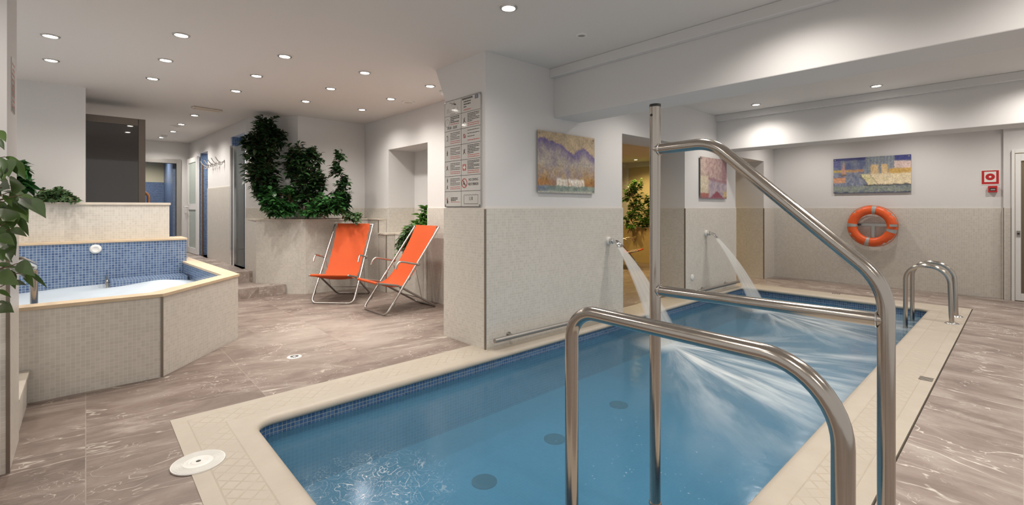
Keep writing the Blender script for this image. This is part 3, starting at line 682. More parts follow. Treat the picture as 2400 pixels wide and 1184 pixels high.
def jet(y, label, xe):
    x0 = wx(y) + 0.178; z0 = 0.845; root = MB(); n, k = 16, 12; V = []; UV = []; Fc = []
    for side in (1, -1):
        for i in range(k + 1):
            f = i / k; x = x0 + (xe - x0) * f; z = z0 + (WATER_Z + 0.002 - z0) * (0.66 * f + 0.34 * f * f)
            hw = 0.06 + 0.22 * f
            for j in range(n + 1):
                u = j / n; V.append((x + side * 0.022 * math.sin(math.pi * u) * (0.4 + f), y + (u - 0.5) * 2 * hw, z)); UV.append((u, f))
    for s_ in range(2):
        b_ = s_ * (k + 1) * (n + 1)
        for i in range(k):
            for j in range(n): a = b_ + i * (n + 1) + j; Fc.append((a, a + 1, a + n + 2, a + n + 1))
    root.add(V, Fc, M['jet']); root.uv = UV
    tag(root.build('water_jet', smooth=True), label, 'water jet', kind=None)
jet(on_wall(1424, 560).y, 'wide white jet of water falling from the nearer spout', -2.52)
jet(on_wall(1653, 547).y, 'wide white jet of water falling from the farther spout', -2.47)
p = on_wall(1621, 650); m_ = MB(); m_.lathe([(0.045, 0), (0.045, 0.006), (0.036, 0.012), (0, 0.012)], (p.x + 0.009, p.y, p.z), M['white'], 24, (1, 0, 0))
tag(m_.build('wall_inlet', smooth=True), 'small white round cover low on the tiled pillar', 'cover')

# ------------------------------------------------------------------ hot tub
TZ = 0.64
def inset(poly, d):
    n = len(poly); out = []
    for i in range(n):
        p0, p1, p2 = Vector(poly[i - 1]), Vector(poly[i]), Vector(poly[(i + 1) % n])
        a = (p1 - p0).normalized(); b = (p2 - p1).normalized(); na = Vector((-a.y, a.x)); nb = Vector((-b.y, b.x))
        k = (na + nb).normalized(); out.append(tuple(p1 + k * d / max(0.3, k.dot(na))))
    return out
tub = thing('hot_tub', 'tiled hot tub full of white foaming water', 'hot tub', (-5.8, -0.5, 0))
TO = [(-4.46, -2.2), (-4.46, 0.433), (-5.27, 1.12), (-7.5, 1.00), (-7.5, -2.2)]      # counter-clockwise
TI = inset(TO, 0.12); TI[3] = (-6.98, TI[3][1]); TI[4] = (-6.98, TI[4][1])
sh = MB()
def ring_wall(mb, a, b, z0, z1, mo, mi, mt, skip=3):
    n = len(a)
    for i in range(n):
        j = (i + 1) % n
        if i >= skip: continue
        mb.add([(*a[i], z0), (*a[j], z0), (*a[j], z1), (*a[i], z1)], [(0, 1, 2, 3)], mo)
        mb.add([(*b[i], z0), (*b[j], z0), (*b[j], z1), (*b[i], z1)], [(3, 2, 1, 0)], mi)
        mb.add([(*a[i], z1), (*a[j], z1), (*b[j], z1), (*b[i], z1)], [(0, 1, 2, 3)], mt)
ring_wall(sh, TO, TI, 0.0, TZ - 0.022, M['tile'], M['blue'], M['cap'])
sh.box(-4.468, -4.452, 0.425, 0.441, 0, TZ - 0.02, M['edge']); sh.build('shell', tub)
rm = MB(); RO = inset(TO, -0.012); RI = inset(TI, 0.008)
ring_wall(rm, RO, RI, TZ - 0.022, TZ, M['cap'], M['cap'], M['cap'])
for i in range(len(RO)):
    j = (i + 1) % len(RO)
    if i >= 3: continue
    rm.add([(*RO[i], TZ - .022), (*RO[j], TZ - .022), (*RI[j], TZ - .022), (*RI[i], TZ - .022)], [(3, 2, 1, 0)], M['cap'])
tag(rm.build('rim', tub), 'sandy stone rim')
BT = 0.925; byr = on_x(437, 560, -7.0).y
bw = MB(); bw.box(-7.49, -7.0, -2.2, byr, 0.1, BT - 0.02, M['blue']); bw.box(-7.5, -6.99, -2.2, byr + 0.008, BT - 0.02, BT, M['cap'])
bw_o = tag(bw.build('splashback', tub), 'blue mosaic splashback with a stone cap')
bn = MB(); bn.box(-6.99, -6.62, on_x(258, 650, -6.75).y, TI[3][1] + 0.0, 0.1, 0.50, M['blue']); bn_o = bn.build('bench', tub)
g_ = MB(); yb_ = on_x(256, 650, -6.72).y
g_.tube(bend([(-6.63, yb_ - 0.02, 0.36), (-6.63, yb_ - 0.02, 0.52), (-6.9, yb_ - 0.02, 0.55), (-6.9, yb_ - 0.02, 0.4)], 0.03, 5), 0.012, M['steel'], 10); g_.build('bench_rail', bn_o, smooth=True)
p = on_x(224, 584, -7.0); nz_ = MB(); nz_.lathe([(0.052, 0), (0.052, 0.008), (0.044, 0.02), (0.03, 0.024), (0.024, 0.02), (0.0, 0.022)], p, M['white'], 28, (1, 0, 0))
tag(nz_.build('jet_nozzle', bw_o, smooth=True), 'white round nozzle')
fo = MB(); nx, ny = 70, 90; V = []; Fc = []
for i in range(nx + 1):
    for j in range(ny + 1):
        x = -6.995 + (6.995 - 4.57) * i / nx; y = -2.1 + 3.2 * j / ny
        n1 = mnoise.noise(Vector((x * 0.9 + 3, y * 1.3, 0.5))); n2 = mnoise.noise(Vector((x * 3.1, y * 2.2, 4.5)))
        bump_ = 0.07 * math.exp(-((x + 6.2) ** 2 / 0.25 + (y - 0.62) ** 2 / 0.05))
        V.append((x, y, 0.43 + 0.035 * n1 + 0.014 * n2 + bump_))
def inside(px_, py_, poly):
    c = False; n = len(poly)
    for i in range(n):
        a, b = poly[i], poly[(i + 1) % n]
        if (a[1] > py_) != (b[1] > py_) and px_ < (b[0] - a[0]) * (py_ - a[1]) / (b[1] - a[1]) + a[0]: c = not c
    return c
TE = inset(TO, 0.09)
for i in range(nx):
    for j in range(ny):
        a = i * (ny + 1) + j
        if inside(V[a][0] + 0.02, V[a][1] + 0.02, TE): Fc.append((a, a + ny + 1, a + ny + 2, a + 1))
fo.add(V, Fc, M['foam']); tag(fo.build('water', tub, smooth=True), 'white foaming water')
# tier behind the tub
tier = thing('planter_tier', 'white mosaic tier with a stone cap behind the hot tub', 'planter', (-7.3, -0.7, BT))
ytr = on_x(397, 520, -7.2).y
m_ = MB(); m_.box(-7.5, -7.2, -2.2, ytr, BT + 0.0005, 1.335, M['tile']); m_.build('body', tier)
m_ = MB(); m_.box(-7.5, -7.185, -2.2, ytr + 0.012, 1.335, 1.362, M['palecap']); m_.build('cap', tier)
stp = MB(); stp.box(-4.455, -3.81, -1.6, -0.285, 0, 0.20, M['tile']); stp.box(-4.455, -3.81, -1.6, -0.275, 0.20, 0.222, M['palecap'])
tag(stp.build('tub_step', bevel=0.003), 'low tiled step with a stone top at the foot of the hot tub', 'step')
hr = thing('tub_handrail', 'bent steel handrail rising from the hot tub water at left', 'handrail', (-4.75, -0.27, 0.4))
a_ = on_x(80, 660, -4.76); b_ = on_x(40, 612, -4.35)
m_ = MB(); m_.tube(bend([(a_.x, a_.y, 0.30), (a_.x, a_.y, on_x(80, 622, -4.76).z), (b_.x, b_.y, b_.z + 0.02), (-3.95, -0.62, 0.86), (-3.95, -0.62, 0.222)], [0.06, 0.3, 0.08], 8), 0.021, M['steel'], 18); m_.build('rail', hr, smooth=True)
m_ = MB(); m_.lathe([(0.045, 0), (0.04, 0.01), (0.022, 0.012)], (-3.95, -0.62, 0.222), M['steel']); m_.build('flange', hr, smooth=True)

# ------------------------------------------------------------------ sauna cabin
sc_ = thing('sauna_cabin', 'dark smoked glass sauna cabin with a steel frame beside the white wall', 'sauna', (-8.6, 0.2, HZ))
cy1 = on_x(341, 400, -8.07).y; cz = 2.50; cx = -8.07
m_ = MB(); m_.box(cx - 0.03, cx - 0.01, -0.19, cy1 - 0.07, HZ + 0.02, cz - 0.09, M['darkglass']); tag(m_.build('glass_front', sc_), 'smoked glass')
m_ = MB(); m_.box(cx - 0.06, cx, -0.195, cy1 - 0.076, cz - 0.09, cz, M['bronze']); m_.box(cx - 0.07, cx, cy1 - 0.075, cy1, HZ, cz, M['bronze']); m_.box(cx - 0.06, cx, -0.195, cy1 - 0.076, HZ, HZ + 0.06, M['bronze']); m_.build('frame', sc_, bevel=0.004)
m_ = MB(); m_.box(-8.75, cx - 0.06, -0.195, cy1 - 0.005, cz - 0.04, cz, M['paint']); m_.build('roof', sc_)
m_ = MB(); m_.box(-8.75, cx - 0.07, cy1 - 0.045, cy1 - 0.005, HZ, cz - 0.04, M['darkglass']); m_.box(-8.75, -8.71, -0.195, cy1 - 0.05, HZ, cz - 0.04, M['darkglass']); m_.build('side_panel', sc_)
p = on_x(344.0, 470, -8.2)
m_ = MB(); m_.tube(smooth_path([(-8.2, cy1 - 0.005, 1.52), (-8.2, p.y + 0.015, 1.47), (-8.2, p.y + 0.02, 1.38), (-8.2, p.y + 0.015, 1.25), (-8.2, cy1 - 0.005, 1.20)], 5), 0.018, M['wood'], 12); tag(m_.build('door_handle', sc_, smooth=True), 'curved wooden door handle')

# ------------------------------------------------------------------ hall doors and hooks
dh = thing('door_2', 'grey metal frame of the doorway at the end of the hall', 'door frame', (EX, ey1, HZ)); dh['kind'] = 'structure'
m_ = MB(); fe = on_x(424, 400, EX).y; m_.box(EX - 0.10, EX + 0.03, ey1 - 0.0, fe, HZ, ETOP + 0.09, M['alu']); m_.build('jamb', dh, bevel=0.004)
m_ = MB(); m_.box(EX - 0.10, EX + 0.03, ey0, ey1, ETOP, ETOP + 0.09, M['alu']); m_.build('head', dh, bevel=0.004)
def panel_pts(xa, xb, off_, z0, z1, th): # slab along the hall wall
    return [(xa, hy(xa) - off_), (xb, hy(xb) - off_), (xb, hy(xb) - off_ - th), (xa, hy(xa) - off_ - th)]
dw = thing('door_3', 'white door with two frosted panels standing open against the hall wall', 'door', (hx[470] - 0.4, hy(hx[470]) - 0.05, HZ)); dw['kind'] = 'structure'
xa, xb = hall_x(446), hall_x(470); z1 = 2.36
m_ = MB(); th = 0.04; w = xb - xa
for (u0, u1, q0, q1) in ((0, 0.14, HZ + 0.01, z1), (0.86, 1, HZ + 0.01, z1), (0.14, 0.86, HZ + 0.01, HZ + 0.13), (0.14, 0.86, z1 - 0.10, z1), (0.14, 0.86, 1.26, 1.38)):
    m_.prism(panel_pts(xa + w * u0, xa + w * u1, 0.02, 0, 0, th), q0, q1, M['whitemetal'])
dw_l = m_.build('leaf_frame', dw)
for (q0, q1) in ((HZ + 0.13, 1.26), (1.38, z1 - 0.10)):
    m_ = MB(); m_.prism(panel_pts(xa + w * 0.14, xa + w * 0.86, 0.034, 0, 0, 0.012), q0, q1, M['frost']); m_.build('frosted_pane', dw_l)
m_ = MB(); m_.tube(bend([(xa + 0.07, hy(xa) - 0.06, 1.32), (xa + 0.07, hy(xa) - 0.12, 1.32), (xa + 0.19, hy(xa) - 0.12, 1.32)], 0.02, 4), 0.014, M['whitemetal'], 10); m_.build('handle', dw_l, smooth=True)
m_ = MB(); m_.prism(panel_pts(hall_x(474), hall_x(474.6), -0.02, 0, 0, 0.025), HZ, 2.20, M['bark']); tag(m_.build('brown_post', dw), 'brown door post')
sd = thing('door_4', 'clear glass shower door with steel posts at the hall corner', 'door', (hx[541], hy(hx[541]), HZ)); sd['kind'] = 'structure'
for (pa, pb, zt_) in ((545, 549, 2.36), (551, 555, 2.33)):
    m_ = MB(); m_.prism(panel_pts(hall_x(pa), hall_x(pb), -0.03, 0, 0, 0.07), HZ, zt_, M['chrome']); m_.build('post', sd)
m_ = MB(); m_.prism(panel_pts(hall_x(555), hall_x(573.5), 0.0, 0, 0, 0.008), HZ + 0.02, 2.33, M['glass']); m_.build('glass_pane', sd)
m_ = MB(); m_.prism(panel_pts(hall_x(541), hall_x(544), -0.1, 0, 0, 0.10), HZ, 2.52, M['blue']); m_.build('jamb', sd)
for k, pxk in enumerate((489, 498, 507, 516, 526)):
    x = hall_x(pxk); y = hy(x); z = 2.13
    r = thing('coat_hook', 'chrome coat hook on the hall wall, %s from the planter' % ('fifth', 'fourth', 'third', 'second', 'nearest')[k], 'hook', (x, y, z), group='chrome coat hooks in a row on the hall wall')
    m_ = MB(); m_.lathe([(0.03, 0), (0.028, 0.008), (0.012, 0.012)], (0, 0, 0), M['chrome'], 18, (0, -1, 0)); m_.build('rosette', r, loc=L0, smooth=True)
    m_ = MB(); m_.tube(smooth_path([(0, -0.005, 0), (0.0, -0.05, -0.02), (0.0, -0.10, 0.01), (0.0, -0.14, 0.075)], 5), 0.010, M['chrome'], 10)
    m_.tube(smooth_path([(0, -0.02, 0), (0.0, -0.045, -0.06), (0.0, -0.085, -0.055)], 5), 0.009, M['chrome'], 10); m_.build('prong', r, loc=L0, smooth=True)

# ------------------------------------------------------------------ planters
def capped(name, label, poly, z, soil=None, cat='planter', cap=M['palecap'], body=M['tile']):
    c = (sum(p[0] for p in poly) / len(poly), sum(p[1] for p in poly) / len(poly))
    r = thing(name, label, cat, (c[0], c[1], 0))
    m_ = MB(); m_.prism(poly, 0.0, z - 0.022, body); m_.build('body', r)
    return r
PO = [(-8.40, 1.895), (-7.89, 1.92), (-7.28, 2.44), (-7.22, 3.40), (-6.84, 3.40), (-6.84, 3.535), (-7.635, 3.535), (-7.635, 2.455)]
PZ = 1.128
pl = capped('tiled_planter', 'tall white mosaic planter in the corner behind the loungers', PO, PZ)
m_ = MB(); op = inset(PO, -0.012); op[0] = PO[0]; op[5:] = PO[5:]; ip = [(-7.90, 2.03), (-7.37, 2.47), (-7.31, 3.43), (-7.60, 3.43), (-7.60, 2.44)]
m_.prism(op, PZ - 0.022, PZ, M['palecap']); m_.build('cap', pl)
m_ = MB(); m_.prism(ip, PZ, PZ + 0.004, M['soil']); m_.build('soil', pl)
m_ = MB(); m_.box(-6.846, -6.834, 3.394, 3.404, 0.905, PZ - .022, M['edge']); m_.build('corner_strip', pl)
PB = [(-6.832, 3.40), (-6.58, 3.40), (-6.58, 3.538), (-6.832, 3.538)]
pb = capped('tiled_ledge', 'low white mosaic ledge at the foot of the alcove', PB, 0.905, cat='ledge')
m_ = MB(); m_.prism(inset(PB, -0.010)[:1] + [(-6.568, 3.388), (-6.568, 3.534), (-6.832, 3.534)], 0.883, 0.905, M['palecap']); m_.build('cap', pb)
m_ = MB(); m_.box(-6.586, -6.574, 3.394, 3.404, 0, 0.883, M['edge']); m_.build('corner_strip', pb)
PS = [(-9.0, 9.70), (-4.3, 9.70), (-4.3, 10.26), (-9.0, 10.26)]
ps = capped('tiled_planter', 'ochre planter against the yellow wall of the side room', PS, 0.84, body=M['yellowtile'])
m_ = MB(); m_.prism(inset(PS, -0.012), 0.818, 0.84, M['palecap']); m_.build('cap', ps)
m_ = MB(); m_.prism(inset(PS, 0.08), 0.84, 0.845, M['soil']); m_.build('soil', ps)

# ------------------------------------------------------------------ plants
LEAF_PROF = ((0.10, 0.45), (0.24, 0.86), (0.40, 1.0), (0.58, 0.86), (0.76, 0.52), (0.90, 0.20))
def leaf(mb, p, d, L, Wd, m, droop=0.25, fold=0.25, nrm=None):
    d = d.normalized(); up = nrm if nrm is not None else Vector((rnd.uniform(-.6, .6), rnd.uniform(-.6, .6), 1))
    s = d.cross(up)
    if s.length < 1e-3: s = d.cross(Vector((1, 0, 0)))
    s.normalize(); up = s.cross(d).normalized(); g = Vector((0, 0, -1)); a = up * fold; w = Wd * 0.5
    def cp(f): return p + d * L * f + g * droop * L * f * f
    V = [cp(0)]; Fc = []
    for f, q in LEAF_PROF: c = cp(f); V += [c + (s + a) * (w * q), c, c + (-s + a) * (w * q)]
    V.append(cp(1.0)); n = len(LEAF_PROF)
    Fc += [(0, 2, 1), (0, 3, 2)]
    for k in range(n - 1):
        b = 1 + 3 * k; Fc += [(b, b + 1, b + 4, b + 3), (b + 1, b + 2, b + 5, b + 4)]
    b = 1 + 3 * (n - 1); Fc += [(b, b + 1, b + 3), (b + 1, b + 2, b + 3)]
    mb.add(V, Fc, m)
def plant(name, label, base, clusters, n, L, Wd, m, droop=0.3, trunk=0.014, group=None, cat='plant', stems=True, limit=None):
    """clusters: list of (center, rx(side), rz, weight)"""
    r = thing(name, label, cat, base, group=group); base = Vector(base)
    fo_ = MB(); tk = MB()
    tops = [c for c, *_ in clusters]
    if stems:
        spine = [base] + sorted(tops, key=lambda q: q.z)
        sp = smooth_path(spine, 6); tk.tube(sp, [trunk * (1 - 0.7 * i / len(sp)) for i in range(len(sp))], M['bark'], 8)
    tot = sum(c[3] for c in clusters)
    for (c, rx, rz, w) in clusters:
        twigs = int(max(3, n * w / tot / 7))
        for _ in range(twigs):
            th = rnd.uniform(0, 2 * math.pi); ph = math.acos(rnd.uniform(-1, 1)); rr = rnd.uniform(0.25, 1.0) ** 0.6
            tip = c + Vector((math.sin(ph) * math.cos(th) * rx, math.sin(ph) * math.sin(th) * rx * 0.8, math.cos(ph) * rz)) * rr
            if limit and not limit(tip): tip = c + (tip - c) * 0.3
            root = c + (tip - c) * 0.25 + Vector((0, 0, -0.3 * rz))
            if stems: tk.tube([root, (root + tip) / 2 + Vector((0, 0, 0.02)), tip], [0.004, 0.003, 0.002], M['bark'], 5)
            out = (tip - root).normalized()
            for q in range(7):
                f = 0.35 + 0.65 * q / 6; pp = root.lerp(tip, f)
                a = rnd.uniform(0, 6.28); sd = Vector((math.cos(a), math.sin(a), rnd.uniform(-0.5, 0.4)))
                dd = (out * 0.7 + sd).normalized(); k = rnd.uniform(0.75, 1.15)
                if limit and not limit(pp + dd * L * k): continue
                leaf(fo_, pp, dd, L * k, Wd * k, m, droop * rnd.uniform(0.6, 1.5))
    if fo_.f: fo_.build('foliage', r, smooth=True, angle=80)
    if tk.f: tk.build('stem', r, smooth=True)
    return r
def cl(px, py, t, rx, ry, w=None):
    k = t / F_PX * 1.28; return (at(px, py, t), rx * k, ry * k, w if w else rx * ry)
def soil_pt(px, t): q = at(px, 500, t); return (q.x, q.y, PZ + 0.004)
def planter_ok(p):
    x, y, z = p
    if z > CEIL - 0.02 or z < PZ + 0.045: return False
    if y > 3.50: return False
    if x < -7.62 and y > 2.42 + 0.0: return False
    # diagonal wall
    return (x + 8.42) * (0.55) - (y - 1.90) * 0.77 > 0.03 or y < 1.85
plant('ficus_tree', 'tallest dark ficus tree in the tiled planter, reaching the ceiling', soil_pt(632, 7.25),
      [cl(622, 300, 7.05, 28, 30), cl(612, 345, 7.05, 42, 32), cl(612, 400, 7.05, 42, 36), cl(628, 445, 7.1, 30, 30), cl(648, 320, 7.15, 24, 18), cl(590, 335, 7.0, 22, 16, 500)],
      3900, 0.098, 0.044, M['leaf'], limit=planter_ok, group='ficus trees in the tiled planter')
plant('ficus_tree', 'middle dark ficus tree in the tiled planter', soil_pt(722, 7.2),
      [cl(697, 365, 7.1, 32, 30), cl(735, 365, 7.1, 24, 20, 500), cl(690, 390, 7.1, 24, 22), cl(722, 415, 7.1, 36, 30), cl(745, 430, 7.1, 24, 24), cl(715, 455, 7.1, 30, 25)],
      2900, 0.095, 0.043, M['leaf'], limit=planter_ok, group='ficus trees in the tiled planter')
plant('ficus_tree', 'slender dark ficus tree at the right end of the tiled planter', soil_pt(803, 7.2),
      [cl(798, 368, 7.15, 20, 16), cl(795, 400, 7.15, 22, 20), cl(810, 425, 7.15, 20, 24), cl(800, 455, 7.1, 22, 26), cl(815, 470, 7.1, 18, 24)],
      1900, 0.092, 0.042, M['leaf'], limit=planter_ok, group='ficus trees in the tiled planter')
plant('leafy_bush', 'broad leaved green bush at the left end of the tiled planter', soil_pt(645, 7.05),
      [cl(640, 470, 6.95, 34, 26), cl(678, 462, 6.95, 26, 28), cl(655, 490, 6.9, 38, 16), cl(630, 450, 6.95, 18, 16, 200)], 900, 0.11, 0.065, M['leaf2'], trunk=0.008, limit=planter_ok)
plant('leafy_bush', 'broad leaved green bush between the middle and right ficus trees', soil_pt(765, 7.05),
      [cl(760, 480, 6.95, 36, 22), cl(790, 475, 6.95, 24, 18), cl(735, 492, 6.9, 30, 13)], 720, 0.105, 0.06, M['leaf2'], trunk=0.008, limit=planter_ok)
def ivy(name, label, base, strands, m, L=0.05, Wd=0.045, cat='plant', every=0.028, group=None):
    r = thing(name, label, cat, base, group=group); fo_ = MB(); tk = MB()
    for s in strands:
        sp = smooth_path(s, 8); tk.tube(sp, 0.0022, M['bark'], 5)
        acc = 0
        for a, b in zip(sp[:-1], sp[1:]):
            n = max(1, int((b - a).length / every))
            for k in range(n):
                pp = a.lerp(b, k / n); dd = Vector((rnd.uniform(-1, 1), rnd.uniform(-1.2, 0.3), rnd.uniform(-0.8, 0.5)))
                leaf(fo_, pp, dd, L * rnd.uniform(.7, 1.2), Wd * rnd.uniform(.7, 1.2), m, 0.4)
    fo_.build('foliage', r, smooth=True, angle=80); tk.build('stem', r, smooth=True); return r
st_ = []
for k in range(16):
    a = Vector(soil_pt(830, 7.15)) + Vector((rnd.uniform(-.04, .04), rnd.uniform(-.04, .04), 0)); e = at(rnd.uniform(806, 852), rnd.uniform(498, 514), 6.92)
    st_.append([a, a.lerp(e, 0.5) + Vector((0, 0, rnd.uniform(0.03, 0.08))), e])
for k in range(4):
    a = Vector(soil_pt(836, 7.1)); e = at(rnd.uniform(836, 844), rnd.uniform(520, 527), 6.82); st_.append([a, at(838, 507, 6.88), e])
ivy('trailing_ivy', 'small ivy spilling over the cap of the tiled planter', soil_pt(832, 7.15), st_, M['ivy'], 0.055, 0.05)
# alcove plants
def in_alcove(p): return AX0 + 0.03 < p[0] < AX1 - 0.03 and p[1] < AYB - 0.03
ab = on_y(990, 540, 3.78); plant('leafy_plant', 'bright green leafy plant standing in the alcove', (ab.x, ab.y, AZ0),
      [cl(990, 512, 6.88, 14, 22), cl(978, 540, 6.8, 16, 18), cl(994, 490, 6.95, 8, 14, 150), cl(965, 545, 6.75, 12, 14)], 210, 0.15, 0.065, M['leaf3'], trunk=0.01, cat='plant')
st_ = []
for k in range(22):
    a = Vector((ab.x - 0.12 + rnd.uniform(-.05, .05), 3.72, AZ0 + 0.01))
    e = at(rnd.uniform(928, 962), rnd.uniform(560, 600), 6.45); m1 = at(rnd.uniform(956, 980), rnd.uniform(524, 548), 6.6)
    st_.append([a, m1, m1.lerp(e, 0.6) + Vector((0, 0, 0.03)), e])
ivy('trailing_ivy', 'ivy hanging out of the alcove behind the right lounger', (ab.x - 0.12, 3.72, AZ0), st_, M['ivy'], 0.06, 0.042, every=0.05)
# plants on the tier behind the tub
tb = on_x(130, 476, -7.36); st_ = []
for k in range(64):
    a = Vector((-7.36, tb.y + rnd.uniform(-.12, .12), 1.362)); u = rnd.uniform(-1, 1); e = at(130 + u * 52, 474 - rnd.uniform(2, 40) * math.sqrt(max(0.05, 1 - u * u)), rnd.uniform(5.0, 5.3))
    st_.append([a, a.lerp(e, 0.5) + Vector((0, 0, rnd.uniform(0.02, 0.06))), e])
for k in range(4): st_.append([Vector((-7.36, tb.y + .1, 1.362)), at(170, 460, 5.2), at(rnd.uniform(185, 199), rnd.uniform(466, 473), 5.25)])
ivy('ivy_bush', 'spreading ivy bush on the tier below the plain white wall', (-7.36, tb.y, 1.362), st_, M['ivy'], 0.046, 0.042, every=0.026)
q = on_x(48, 476, -7.38)
plant('leafy_bush', 'round leaved dark bush on the tier at the left pillar', (q.x, q.y, 1.362), [cl(48, 392, 5.0, 18, 18), cl(52, 420, 5.0, 20, 20), cl(40, 440, 5.0, 20, 24)], 170, 0.14, 0.10, M['leaf2'], trunk=0.01)
# side room plants
for k, (pxs, lab) in enumerate(((1487, 'ficus tree on the ochre planter of the side room'), (1518, 'lower ficus bush right of the tree in the side room'))):
    q = on_y(pxs, 500, 9.95)
    cls = [cl(1492, 432, 11.0, 16, 16), cl(1480, 455, 11.0, 20, 22), cl(1490, 485, 11.0, 18, 20), cl(1480, 512, 11.0, 20, 20)] if k == 0 else [cl(1520, 470, 11.1, 12, 14), cl(1518, 500, 11.1, 18, 20), cl(1512, 520, 11.0, 18, 12)]
    plant('ficus_tree', lab, (q.x, q.y, 0.845), cls, 760 if k == 0 else 420, 0.10, 0.052, M['leaf3'], trunk=0.012, limit=lambda p: p[1] < 10.2)
# foreground plant at the left edge
fg = thing('potted_ficus', 'large leaved ficus in a terracotta pot at the left edge', 'plant', (-3.10, -0.46, 0))
m_ = MB(); m_.lathe([(0.0, 0.0), (0.10, 0.0), (0.145, 0.24), (0.155, 0.24), (0.155, 0.27), (0.135, 0.27), (0.13, 0.24), (0.0, 0.24)], (-3.10, -0.46, 0), M['pot'], 28); m_.build('pot', fg, smooth=True)
m_ = MB(); m_.lathe([(0.131, 0.241), (0.0, 0.25)], (-3.10, -0.46, 0), M['soil'], 20); m_.build('soil', fg)
FL = [((60, 400), (150, 372), .8), ((20, 425), (150, 455), .9), ((128, 440), (206, 452), .45), ((70, 480), (165, 580), .55), ((120, 472), (266, 545), .5), ((95, 565), (168, 665), .45), ((10, 500), (72, 545), .7),
      ((25, 620), (82, 570), .5), ((60, 648), (158, 660), .3), ((-15, 590), (62, 640), .7), ((-10, 680), (88, 715), 1.0), ((-20, 700), (62, 800), .9), ((10, 770), (62, 690), .6), ((-20, 842), (100, 850), .4),
      ((55, 855), (150, 905), .45), ((100, 850), (205, 885), .4), ((140, 880), (195, 965), .5), ((170, 890), (275, 965), .28), ((-10, 915), (115, 935), .5), ((40, 965), (155, 938), .25), ((-20, 990), (66, 1022), .45), ((-20, 1060), (52, 1062), .3),
      ((-20, 1110), (82, 1092), .45), ((-15, 225), (5, 335), .6), ((30, 222), (125, 245), .45), ((70, 248), (150, 335), .5), ((28, 250), (52, 315), .6), ((-15, 70), (36, 122), .6), ((-20, 110), (26, 172), .6), ((-20, 265), (20, 345), .6),
      ((-20, 420), (60, 380), .6), ((20, 440), (70, 500), .8), ((-20, 480), (60, 560), .8), ((30, 530), (70, 620), .6), ((-30, 640), (30, 700), .8), ((40, 640), (90, 780), .5), ((-30, 760), (20, 810), .8), ((10, 880), (90, 960), .4), ((-30, 880), (60, 905), .5),
      ((60, 425), (110, 500), .7), ((100, 455), (150, 520), .6), ((-40, 330), (10, 300), .6), ((-60, 560), (20, 600), .8), ((-60, 380), (10, 440), .8)]
m_ = MB(); tk = MB(); core = [Vector((-3.10, -0.46, 0.24)), Vector((-2.95, -0.42, 0.6)), Vector((-2.82, -0.36, 1.0)), Vector((-2.80, -0.38, 1.45)), Vector((-2.85, -0.42, 1.8))]
csp = smooth_path(core, 8); tk.tube(csp, [0.016 * (1 - .6 * i / len(csp)) for i in range(len(csp))], M['bark'], 8)
for k, (a, b, wr_) in enumerate(FL):
    t0 = 1.86 + 0.10 * math.sin(k * 2.4); t1 = t0 - 0.05 - 0.05 * math.cos(k * 1.7)
    pa = at(a[0] / 2.465, 280 + a[1] / 2.465, t0); pb_ = at(b[0] / 2.465, 280 + b[1] / 2.465, t1)
    d = pb_ - pa; L = d.length; view = (Vector((0, 0, CAM_H)) - pa).normalized()
    n_ = (view + Vector((rnd.uniform(-.4, .4), rnd.uniform(-.4, .4), rnd.uniform(.0, .7)))).normalized()
    leaf(m_, pa + Vector((0, 0, 0.06 * L)), d, L, L * min(0.37, wr_ * 0.62), M['leaf4'], 0.14, 0.30, n_)
    near_ = min(csp, key=lambda q_: (q_ - pa).length + abs(q_.z + 0.12 - pa.z))
    tk.tube([near_, near_.lerp(pa, 0.6) + Vector((0, 0, 0.03)), pa + Vector((0, 0, 0.06 * L))], [0.0028, 0.002, 0.0015], M['bark'], 6)
for k in range(60):      # fuller crown outside the frame on the left
    c_ = rnd.choice(csp[10:]); a = rnd.uniform(2.6, 5.6); pa = c_ + Vector((math.cos(a), math.sin(a), 0)) * rnd.uniform(.05, .22)
    leaf(m_, pa, Vector((math.cos(a), math.sin(a), rnd.uniform(-.6, .2))), 0.12, 0.055, M['leaf4'], 0.3)
m_.build('foliage', fg, smooth=True, angle=80); tk.build('stem', fg, smooth=True)

